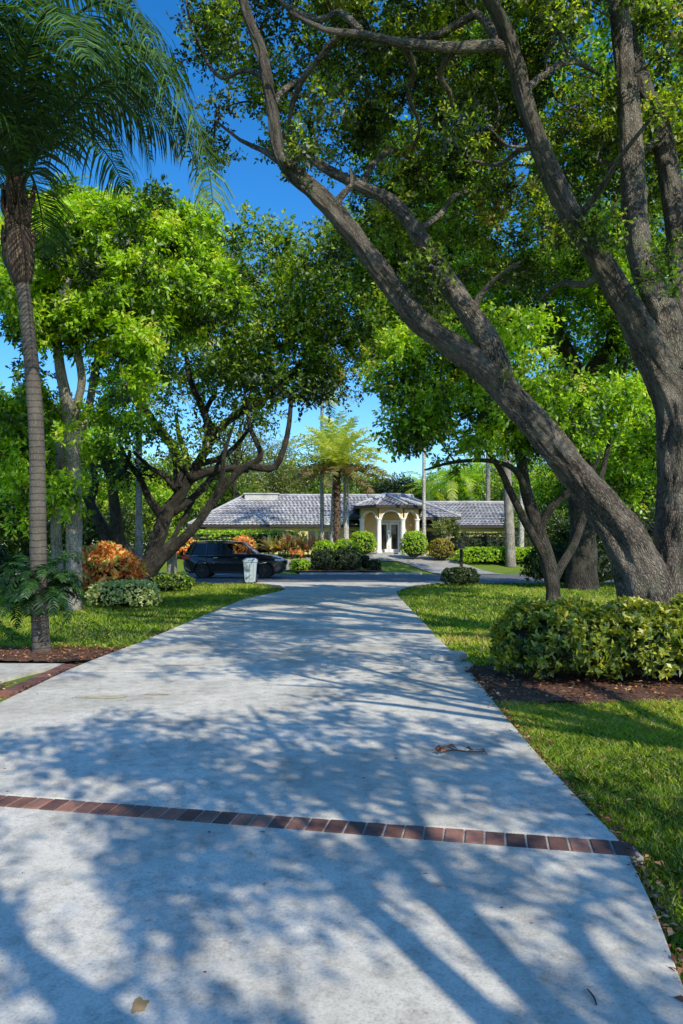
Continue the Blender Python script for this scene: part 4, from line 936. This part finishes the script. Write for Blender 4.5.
mb = MB(); mb.box(hp(CXP-.88,52.02,FL), hp(CXP-.77,52.06,3.26)); mb.box(hp(CXP+.77,52.02,FL), hp(CXP+.88,52.06,3.26)); mb.box(hp(CXP-.77,52.02,3.12), hp(CXP+.77,52.06,3.26)); mb.build('door_frame', M['white'], house)
# portico roof
mb = MB(); ze = 4.16; zr = 5.05
E = [(CXP-2.45,57),(CXP-2.45,51.1),(CXP-1.02,49.5),(CXP+1.02,49.5),(CXP+2.45,51.1),(CXP+2.45,57)]
Ev = [hp(x, y, ze) for x, y in E]; pk = hp(CXP-.2, 52.6, zr); pk2 = hp(CXP-.2, 57.5, zr)
roof_face(mb, Ev[0], Ev[1], pk, pk2); roof_face(mb, Ev[1], Ev[2], pk, pk); roof_face(mb, Ev[2], Ev[3], pk, pk); roof_face(mb, Ev[3], Ev[4], pk, pk); roof_face(mb, Ev[4], Ev[5], pk2, pk)
rf = mb.build('roof', M['tile'], house)
mb = MB(); 
for a, b in zip(Ev, Ev[1:]): mb.bar(a+Vector((0,0,-.05)), b+Vector((0,0,-.05)), .12, .2)
mb.build('fascia', M['dark_trim'], rf)
mb = MB(); mb.add([v+Vector((0,0,-.1)) for v in Ev], [tuple(range(6))]); mb.build('soffit', M['dark_trim'], rf)
mb = MB()
for a in Ev[1:5]: mb.tube([a+Vector((0,0,.09)), pk+Vector((0,0,.09))], [.1,.1], 8)
mb.build('ridge_cap', M['tile'], rf, smooth=True)

# ------------------------------------------------------------ SUV (faces +X)
t = NT('black_paint'); M['paint'] = t.princ((.004,.004,.005), .28, None, **{'Coat Weight': 1.0, 'Coat Roughness': .04})
M['plastic'] = simple('black_plastic', (.015,.015,.016), .6)
M['tyre'] = simple('tyre_rubber', (.018,.018,.018), .85)
M['rim'] = NT('rim_metal').princ((.06,.06,.065), .4, None, Metallic=.7)
M['chrome'] = NT('chrome').princ((.6,.6,.62), .15, None, Metallic=1.0)
M['tail'] = NT('tail_lamp').princ((.45,.01,.008), .2, None)
M['lamp'] = NT('head_lamp').princ((.55,.6,.65), .08, None)
t = NT('car_glass'); a_ = t.n('ShaderNodeBsdfTransparent', {'Color': (.55,.6,.58)}); b_ = t.n('ShaderNodeBsdfGlossy', {'Color': (.8,.85,.9), 'Roughness': .03}); f_ = t.n('ShaderNodeFresnel', {'IOR': 1.5}); m_ = t.n('ShaderNodeMixShader', {0: f_.outputs[0], 1: a_, 2: b_}); t.t.links.new(m_.outputs[0], t.out.inputs[0]); M['clear_glass'] = t.m
M['privacy_glass'] = NT('privacy_glass').princ((.008,.009,.011), .05, None)
LX = 4.75
car = thing('parked_car', 'black SUV parked side on across the street, nose to the right', 'car', ((236.5-341.5)/FPX*35.0-LX/2, 35.0, 0))
def side_poly():
    wr = .41; P = [(.05,.42),(.02,.55),(.0,.75),(.03,1.02),(.10,1.12),(3.35,1.12),(3.75,1.10),(4.2,1.04),(4.55,.95),(4.70,.82),(4.745,.62),(4.73,.40),(4.62,.27),(4.35,.25)]
    for cx in (3.82, .95):
        P += [(cx+wr*math.cos(a), .35+wr*math.sin(a)) for a in [R(-12+(204)*k/14) for k in range(15)]]
        if cx > 3: P += [(3.3,.24),(1.45,.24)]
    P += [(.4,.26),(.15,.30)]
    return P
def loft_body(name, poly, hw, mat, parent, bevel=.05):
    bm = bmesh.new(); N = 7; rows = []
    for j in range(N):
        s = -1+2*j/(N-1); row = []
        for (x, z) in poly:
            k = max(0, (x-3.6)/1.15); k2 = max(0, (.6-x)/.6)
            bulge = 1-.035*abs(z-.68)/.4
            y = s*hw*(1-.14*k**2-.06*k2**2)*bulge
            xx = x-(.16*(abs(s)**3))*(k**1.5)+(.06*abs(s)**3)*k2
            row.append(bm.verts.new((xx, y, z+ (.025*(1-s*s) if z > 1.0 else 0))))
        rows.append(row)
    n = len(poly)
    for j in range(N-1):
        for i in range(n): bm.faces.new((rows[j][i], rows[j][(i+1)%n], rows[j+1][(i+1)%n], rows[j+1][i]))
    bm.faces.new(rows[0][::-1]); bm.faces.new(rows[-1])
    bmesh.ops.recalc_face_normals(bm, faces=bm.faces)
    me = bpy.data.meshes.new(name); bm.to_mesh(me); bm.free()
    o = link(name, me, mat, parent); m = o.modifiers.new('bevel', 'BEVEL'); m.width = bevel; m.segments = 3; m.limit_method = 'ANGLE'; m.angle_limit = R(50)
    return o
body = loft_body('body', side_poly(), .97, M['paint'], car)
# greenhouse: roof, pillars, glass
def gh(x, z, s):   # side surface of the greenhouse at height z
    return Vector((x, s*(.90-.20*(z-1.10)/.58), z))
bot = {'D': (.22,1.10), 'C': (1.12,1.10), 'B': (2.08,1.10), 'A': (3.42,1.10)}; topx = {'D': .50, 'C': 1.12, 'B': 2.02, 'A': 2.72}; ZR = 1.64
mb = MB()
roofp = [(.32,1.63),(.5,1.70),(1.1,1.745),(1.8,1.755),(2.4,1.72),(2.78,1.655)]
for i in range(len(roofp)-1):
    (x0,z0),(x1,z1) = roofp[i], roofp[i+1]
    ys = (-.72,-.62,-.3,.3,.62,.72); dz = (-.07,-.02,0,0,-.02,-.07)
    vs = [(x0,y,z0+d) for y, d in zip(ys, dz)]+[(x1,y,z1+d) for y, d in zip(ys, dz)]+[(x0,y,z0+d-.05) for y, d in zip(ys, dz)]+[(x1,y,z1+d-.05) for y, d in zip(ys, dz)]
    mb.add(vs, [(k,k+1,7+k,6+k) for k in range(5)]+[(12+k,18+k,19+k,13+k) for k in range(5)]+[(0,6,18,12),(5,17,23,11)])
for s in (-1, 1):
    for k in 'DCBA':
        w_ = {'D': .30, 'C': .09, 'B': .10, 'A': .09}[k]
        mb.bar(gh(bot[k][0]+(.08 if k == 'D' else 0), 1.08, s), gh(topx[k]+(.02 if k == 'D' else 0), 1.67, s), w_ if k in 'CBD' else .07, .05)
    mb.bar(gh(.45,1.655,s), gh(2.76,1.63,s), .06, .09)
mb.bar((.5,-.7,1.66), (.5,.7,1.66), .1, .06); mb.bar((2.75,-.68,1.62), (2.75,.68,1.62), .06, .06)
mb.build('roof', M['paint'], car, smooth=False, bevel=.008)
for s in (-1, 1):
    for (a, b, mt) in (('D','C','privacy_glass'),('C','B','privacy_glass'),('B','A','clear_glass')):
        x0, x1 = bot[a][0]+.06, bot[b][0]-.02; u0, u1 = topx[a]+.05, topx[b]-.02
        g = MB(); o = Vector((0, s*.012, 0)); g.add([gh(x0,1.12,s)+o, gh(x1,1.12,s)+o, gh(u1,1.63,s)+o, gh(u0,1.63,s)+o], [(0,1,2,3)])
        g.build('window', M[mt], car)
g = MB(); g.add([(3.45,-.84,1.10),(3.45,.84,1.10),(2.79,.69,1.66),(2.79,-.69,1.66)], [(0,1,2,3)]); g.build('windscreen', M['clear_glass'], car)
g = MB(); g.add([(.10,-.82,1.12),(.10,.82,1.12),(.40,.70,1.62),(.40,-.70,1.62)], [(0,1,2,3)]); g.build('rear_window', M['privacy_glass'], car)
mb = MB()
for x0 in (1.25, 2.25):
    for s in (-.38, .38):
        mb.box((x0-.1,s-.24,.6), (x0+.45,s+.24,.92)); mb.bar((x0-.05,s,.85), (x0-.22,s,1.38), .48, .12); mb.bar((x0-.22,s,1.40), (x0-.25,s,1.55), .24, .09)
mb.box((3.0,-.8,.9), (3.4,.8,1.12)); mb.build('interior', M['plastic'], car, bevel=.02)
for cx in (3.82, .95):
    for s in (-1, 1):
        T = Matrix.Translation((cx, s*.80, .35)) @ Matrix.Rotation(R(90)*(1 if s < 0 else -1), 4, 'X')
        mb = MB(); mb.lathe([(.25,-.09),(.34,-.10),(.352,-.07),(.352,.10),(.335,.135),(.255,.135),(.25,.10)], 32, T); wh = mb.build('wheel', M['tyre'], car, smooth=True, bevel=.006)
        mb = MB(); mb.lathe([(.255,.02),(.255,.13),(.235,.13),(.23,.05),(.05,.045)], 28, T)
        for k in range(10):
            a = 2*math.pi*k/10; p = T @ Vector((.05*math.cos(a), .05*math.sin(a), .10)); q = T @ Vector((.24*math.cos(a), .24*math.sin(a), .115)); mb.bar(p, q, .035, .03)
        mb.lathe([(.065,.05),(.065,.125),(.03,.13)], 12, T); mb.build('rim', M['rim'], wh)
    for s in (-1, 1):
        mb = MB()
        P = [Vector((cx+.43*math.cos(R(a)), s*.945, .35+.43*math.sin(R(a)))) for a in range(-5, 186, 12)]
        for a, b in zip(P, P[1:]): mb.bar(a, b, .06, .05)
        mb.build('arch_trim', M['plastic'], car)
mb = MB(); mb.box((1.45,-.955,.22), (3.33,-.90,.34)); mb.box((1.45,.90,.22), (3.33,.955,.34)); mb.box((.3,-.85,.22), (4.5,.85,.4)); mb.build('sill_trim', M['plastic'], car, bevel=.02)
for s in (-1, 1):
    mb = MB(); mb.prism([(0,0),(.34,.02),(.38,.14),(.1,.2),(0,.16)], 0, .06, M=Matrix.Translation((.0, s*.90, .86)) @ Matrix.Rotation(R(90), 4, 'X') @ Matrix.Translation((0,0,-.03-(.03*s)))); mb.build('taillight', M['tail'], car, bevel=.01)
    mb = MB(); mb.box((4.26,s*.80-.08,.78), (4.62,s*.80+.08,.90)); mb.build('headlight', M['lamp'], car, bevel=.03)
    mb = MB(); mb.box((3.0,s*1.02-.09,1.08), (3.18,s*1.02+.09,1.26)); mb.box((3.05,min(s*.86,s*.96),1.10), (3.11,max(s*.86,s*.96),1.14)); mb.build('wing_mirror', M['paint'], car, bevel=.03)
    for x in (1.45, 2.35):
        mb = MB(); mb.box((x,s*.965-.02,.93), (x+.2,s*.965+.02,.965)); mb.build('door_handle', M['chrome'], car, bevel=.008)
    mb = MB(); mb.tube([(.55,s*.62,1.70),(.65,s*.62,1.79),(2.1,s*.62,1.80),(2.35,s*.62,1.74)], [.016]*4, 6); mb.build('roof_rail', M['plastic'], car, smooth=True)
    mb = MB()
    for x in (1.14, 2.06, 3.22): mb.box((x-.006,s*.955-.02,.38), (x+.006,s*.955+.014,1.1))
    mb.build('door_gap', M['plastic'], car)
mb = MB(); mb.box((4.69,-.5,.62), (4.76,.5,.82)); mb.build('grille', M['plastic'], car, bevel=.02)
mb = MB(); mb.box((-.02,-.26,.72), (.015,.26,.86)); mb.build('number_plate', M['white'], car)

# ------------------------------------------------------------ wheeled bin
M['bin'] = simple('bin_plastic', (.40,.48,.55), .5, .1, 5)
bn = thing('wheeled_bin', 'pale blue grey wheeled bin standing at the lawn edge before the SUV', 'bin', gp(250.5, 583.5), R(4))
def frus(mb, z0, a0, b0, z1, a1, b1, dy=0):
    mb.add([(-a0,-b0,z0),(a0,-b0,z0),(a0,b0,z0),(-a0,b0,z0),(-a1,-b1+dy,z1),(a1,-b1+dy,z1),(a1,b1+dy,z1),(-a1,b1+dy,z1)], [(0,3,2,1),(4,5,6,7),(0,1,5,4),(1,2,6,5),(2,3,7,6),(3,0,4,7)])
mb = MB(); frus(mb, .06,.20,.22,.90,.265,.31); frus(mb, .86,.285,.33,.915,.285,.33)
for x in (-.13, 0, .13): mb.bar((x,-.235,.12), (x*1.15,-.315,.84), .02, .02)
mb.build('body', M['bin'], bn, bevel=.02)
mb = MB(); frus(mb, .918,.295,.345,.96,.29,.33); frus(mb, .96,.27,.29,1.02,.20,.20); mb.build('lid', M['bin'], bn, bevel=.02)
mb = MB(); mb.tube([(-.24,.33,.90),(-.24,.42,.93),(.24,.42,.93),(.24,.33,.90)], [.016]*4, 6); mb.build('handle', M['bin'], bn, smooth=True)
for s in (-1, 1):
    mb = MB(); mb.lathe([(.04,-.03),(.12,-.035),(.13,0),(.12,.035),(.04,.03)], 18, Matrix.Translation((s*.24,.24,.13)) @ Matrix.Rotation(R(90), 4, 'Y')); mb.build('wheel', M['tyre'], bn, smooth=True)
mb = MB(); mb.box((-.21,-.24,0), (-.15,-.16,.09)); mb.box((.15,-.24,0), (.21,-.16,.09)); mb.build('foot', M['plastic'], bn)

# ------------------------------------------------------------ mailbox
ml = thing('mailbox', 'dark mailbox on a slim dark post rising from a low shrub', 'mailbox', gp(461, 585.0))
mb = MB(); mb.bar((0,0,-.1), (0,0,1.38), .11, .11); mb.box((-.09,-.09,0), (.09,.09,.12)); mb.bar((0,-.02,1.05), (0,-.26,1.36), .05, .05); mb.build('post', M['dark_bark'], ml, bevel=.008)
mb = MB(); n = 10; prof = [(-.10,0),(.10,0)]+[(.10*math.cos(math.pi*k/n), .13+.10*math.sin(math.pi*k/n)) for k in range(n+1)]
V0 = [Vector((x,-.30,1.40+z)) for x, z in prof]; V1 = [Vector((x,.24,1.40+z)) for x, z in prof]; m_ = len(prof)
mb.add(V0+V1, [tuple(range(m_)), tuple(range(m_, 2*m_))[::-1]]+[(i,m_+i,m_+(i+1)%m_,(i+1)%m_) for i in range(m_)]); mb.build('box', M['plastic'], ml, bevel=.006)
mb = MB(); mb.box((.103,-.1,1.55), (.112,-.08,1.72)); mb.box((.103,-.1,1.68), (.112,.0,1.72)); mb.build('flag', M['tail'], ml)

# ------------------------------------------------------------ mulch, litter, twigs, stains
def bed(name, poly, label, seed, z=.02, chips=2500):
    xs = [p[0] for p in poly]; ys = [p[1] for p in poly]
    def inside(x, y):
        c = False; n = len(poly)
        for i in range(n):
            x0, y0 = poly[i]; x1, y1 = poly[(i+1)%n]
            if (y0 > y) != (y1 > y) and x < (x1-x0)*(y-y0)/(y1-y0)+x0: c = not c
        return c
    s = .06; nx = int((max(xs)-min(xs))/s)+2; ny = int((max(ys)-min(ys))/s)+2; mb = MB(); ids = {}; V = []; F = []
    def vid(i, j):
        if (i, j) not in ids:
            x = min(xs)+i*s; y = min(ys)+j*s; ids[(i,j)] = len(V); V.append((x, y, z+.03*noise.noise(Vector((x*3, y*3, seed)))+.018*noise.noise(Vector((x*13, y*13, seed)))))
        return ids[(i,j)]
    for i in range(nx):
        for j in range(ny):
            q = Vector(((i+.5)*.9, (j+.5)*.9, seed)); 
            if inside(min(xs)+(i+.5)*s+.08*noise.noise(q*.3), min(ys)+(j+.5)*s+.08*noise.noise(q*.31+Vector((5,0,0)))): F.append((vid(i,j),vid(i+1,j),vid(i+1,j+1),vid(i,j+1)))
    mb.add(V, F); tag(mb.build(name, M['mulch'], smooth=True), kind='structure')
    P = []
    while len(P) < chips:
        x = random.uniform(min(xs)-.05, max(xs)+.05); y = random.uniform(min(ys)-.05, max(ys)+.05)
        if inside(x, y): P.append((x, y, z+.03*noise.noise(Vector((x*3, y*3, seed)))+.015+.012*random.random()))
    P = np.array(P); N = len(P); d = unit(rng.normal(size=(N,3))*np.array([1,1,.25])); nr = unit(rng.normal(size=(N,3))*.5+np.array([0,0,1.2]))
    V = leaf_quads(P, d, nr, rng.uniform(.02,.075,N), rng.uniform(.008,.03,N), .05)
    tag(quads('wood_chips', V, rng.random(N)**1.4, M['dry_leaf']), label, 'mulch', kind='stuff')
bed('mulch_bed', [(1.53,9.3),(1.50,8.2),(1.50,7.55),(1.75,7.35),(3.6,7.45),(7,7.5),(7,9.6),(1.7,9.7)], 'reddish wood chips beneath the right hedge', 1, chips=4200)
bed('mulch_bed', [(-3.36,9.95),(-3.30,10.8),(-3.28,11.3),(-4.2,11.5),(-5.2,11.45),(-7,11.4),(-7,9.95)], 'reddish wood chips round the ringed palm', 2, chips=2500)
bed('mulch_bed', [(-3.62,7.3),(-3.62,8.3),(-4.6,8.3),(-6,8.2),(-6,7.2)], 'wood chips in the bed left of the brick edging', 3, chips=1200)
bed('mulch_bed', [(at(300,570,39.2).x,39.2),(at(385,570,39.2).x,39.2),(2.2,42.2),(1.2,43.8),(-1.5,43.4),(-2.6,41)], 'wood chips round the date palm island', 4, z=.14, chips=400)
# little plants at the left edge
spiky('bed_plant', 'small brown and green bed plant at the left picture edge', (-3.78, 7.85, .03), 3, .16, M['ti_leaf'], wl=.035, L=.2, spread=.12)
# leaf litter along the drive edge and on the lawn, drive specks
def litter(name, label, n, fn, L0=.02, L1=.07, mat='dry_leaf', z=.012):
    P = np.array([fn() for _ in range(n)]); d = unit(rng.normal(size=(n,3))*np.array([1,1,.15])); nr = unit(rng.normal(size=(n,3))*.35+np.array([0,0,1.2]))
    L = rng.uniform(L0, L1, n); V = leaf_quads(P+np.array([0,0,z]), d, nr, L, L*rng.uniform(.35,.6,n), .10)
    V[:, :, 2] = np.maximum(V[:, :, 2], P[:, 2:3]+.003)
    return tag(quads(name, V, rng.random(n), M[mat]), label, 'leaf litter', kind='stuff')
def f_edge():
    y = random.uniform(1.5, 9); return (edge(RE, y)+abs(random.gauss(0, .05))-.01, y, .015)
litter('fallen_leaves', 'brown leaf litter along the right drive edge', 900, f_edge, .015, .055)
def f_lawn(): return (random.uniform(1.3, 6), random.uniform(1.5, 8), .045)
litter('fallen_leaves', 'scattered brown leaves on the right lawn', 160, f_lawn, .03, .08)
def f_dr():
    y = random.uniform(1.2, 22); return (random.uniform(edge(LE, y)+.1, edge(RE, y)-.05), y, .030)
litter('fallen_leaves', 'sparse leaf crumbs scattered over the concrete', 330, f_dr, .008, .034, z=.003)
def f_ll():
    y = random.uniform(7, 14); return (edge(LE, y)-abs(random.gauss(0,.05)), y, .02)
litter('fallen_leaves', 'brown leaf litter along the left drive edge', 260, f_ll, .02, .06)
# the fallen twig on the drive
gx = gp(458, 752); tw = thing('fallen_twig', 'reddish brown forked twig with curled leaves lying on the driveway', 'twig', (gx.x, 5.55, .033))
mb = MB(); mb.tube([(-.14,.0,.012),(-.05,.01,.02),(.05,-.005,.012),(.17,.012,.01)], [.005,.006,.005,.003], 6); mb.tube([(-.05,.01,.02),(-.08,.05,.03),(-.13,.09,.02)], [.005,.004,.002], 5); mb.tube([(.05,-.005,.012),(.10,.04,.02),(.15,.05,.012)], [.004,.003,.002], 5); mb.build('stem', simple('red_twig', (.20,.07,.035), .8), tw, smooth=True)
P = np.array([(-.12,.05,.02),(-.10,.02,.02),(-.07,.05,.03),(.02,.01,.015),(.11,.03,.015),(-.15,.0,.015),(-.02,.02,.02)]); n = len(P)
quads('leaf', leaf_quads(P, unit(rng.normal(size=(n,3))*np.array([1,1,.3])), unit(rng.normal(size=(n,3))*.5+np.array([0,0,1])), rng.uniform(.07,.13,n), rng.uniform(.03,.05,n), .25), np.full(n, .5), M['dry_leaf'], tw)
g2 = gp(583, 990); st = MB(); st.tube([(0,-.04,.006),(.004,0,.008),(-.002,.05,.006)], [.003,.003,.002], 5); o = st.build('fallen_stick', M['dark_bark'], smooth=True); o.location = (g2.x, g2.y-.03, .03); tag(o, 'tiny dark stick lying near the right front corner of the driveway', 'stick')
# stains and cracked slabs
def stain(name, cx, cyy, rx, ry, colr, label, sd):
    t = NT(name); n = t.noise(t.obj(), 9, 5); m = t.princ(t.ramp(n, [(.3, colr), (.7, tuple(min(1, v*1.8) for v in colr))]), .7)
    mb = MB(); K = 40; vs = [(0,0,0)]
    for k in range(K):
        a = 2*math.pi*k/K; r = 1+.7*noise.noise(Vector((math.cos(a)*1.6, math.sin(a)*1.6, sd)))+.3*noise.noise(Vector((math.cos(a)*5, math.sin(a)*5, sd)))
        vs.append((rx*r*math.cos(a), ry*r*math.sin(a), 0))
    mb.add(vs, [(0,k+1,(k+1)%K+1) for k in range(K)]); o = mb.build(name, m); o.location = (cx, cyy, .0342); tag(o, kind='structure')
v = gp(110, 696); stain('damp_stain', v.x, v.y-.13, .26, .07, (.34,.30,.19), '', 1.0)
v = gp(150, 694); stain('damp_stain', v.x+.1, v.y-.1, .14, .035, (.30,.26,.17), '', 5.0)
v = gp(188, 664); stain('rust_stain', v.x, v.y-.2, .28, .04, (.36,.29,.22), '', 3.0)
v = gp(145, 1002); stain('rust_stain', v.x, v.y, .03, .035, (.28,.18,.08), '', 8.0)
def rough_slab(name, label, cx, cyy, rx, ry, h, rot, sd, tilt=0):
    K = 11; P = []
    for k in range(K):
        a = 2*math.pi*k/K; kk = (abs(math.cos(a))**4+abs(math.sin(a))**4)**-.25; r = kk*(1+.16*noise.noise(Vector((math.cos(a)*2, math.sin(a)*2, sd)))); P.append((rx*r*math.cos(a), ry*r*math.sin(a)))
    mb = MB(); mb.prism(P, -.02, h); o = mb.build(name, M['concrete2'], bevel=.012); o.location = (cx, cyy, .03); o.rotation_euler = (tilt, 0, rot); return tag(o, label, 'slab')
rough_slab('stone_slab', 'small broken stone slab at the right drive edge, farther of two', 1.40, 10.15, .30, .22, .07, .15, 2)
rough_slab('stone_slab', 'broken stone slab at the right drive edge, nearer of two', 1.22, 9.42, .44, .17, .05, -.1, 6)

# ------------------------------------------------------------ grass
def blades(name, label, n, fn, h0, h1, wd, lean=.5):
    P = np.array([fn() for _ in range(n)]); z = P[:, 2]
    az = rng.random(n)*2*math.pi; side = np.stack([np.cos(az), np.sin(az), np.zeros(n)], 1)
    ln = rng.normal(size=(n,3))*np.array([1,1,0])*lean; patch = np.array([noise.noise(Vector((p[0]*1.1, p[1]*1.1, 3))) for p in P])
    h = rng.uniform(h0, h1, n)*(1+.5*patch); tip = P+np.stack([ln[:,0]*h, ln[:,1]*h, h], 1); w_ = wd*rng.uniform(.7,1.3,n)
    mid = P*.5+tip*.5+np.stack([-ln[:,0]*h*.15, -ln[:,1]*h*.15, h*.1], 1)
    V = np.stack([P-side*w_[:,None]/2, P+side*w_[:,None]/2, mid+side*w_[:,None]*.4, tip, mid-side*w_[:,None]*.4], 1)
    p2 = np.array([noise.noise(Vector((p[0]*.35, p[1]*.35, 9)))+.5*noise.noise(Vector((p[0]*3.1, p[1]*3.1, 4))) for p in P])
    ti = .42+patch*.35+p2*.5+rng.normal(0,.30,n); dead = rng.random(n) < (.05+.16*np.clip(p2-.15,0,1)*2); ti[dead] = 1
    return tag(quads(name, V, ti, M['grass'], k=5), label, 'grass', kind='stuff')
def rg(y0, y1, x1f):
    def f():
        while True:
            y = y0+(y1-y0)*random.random(); x = random.uniform(1.1, x1f(y)); e = edge(RE, y)+.02+.045*noise.noise(Vector((x*2, y*4, 0)))-.012
            if x < e: continue
            if 7.42 < y < 9.62 and x > 1.5: continue
            return (x, y, gz(x, y)-.03)
    return f
blades('lawn_grass', 'sunlit lawn blades on the near right lawn', 120000, rg(-.5, 5.0, lambda y: .5*max(y,1.5)+1.6), .022, .058, .0050, .6)
blades('lawn_grass', 'lawn blades between the near lawn and the right mulch bed', 80000, rg(5.0, 7.6, lambda y: .5*y+1.6), .03, .075, .0068, .7)
def rg2():
    while True:
        y = 9.6+20.4*random.random()**1.3; x = random.uniform(1.3, .5*y+2.5)
        if x > edge(RE, y)+.01: return (x, y, -.03)
blades('lawn_grass', 'lawn blades behind the right hedge up to the street', 80000, rg2, .04, .10, .017, .7)
def lg():
    while True:
        y = 11.2+18.9*random.random()**1.2; x = random.uniform(-.5*y-2.5, -1.5)
        if x < edge(LE, y)-.01: return (x, y, -.03)
blades('lawn_grass', 'lawn blades on the left lawn up to the street', 100000, lg, .04, .10, .016, .7)
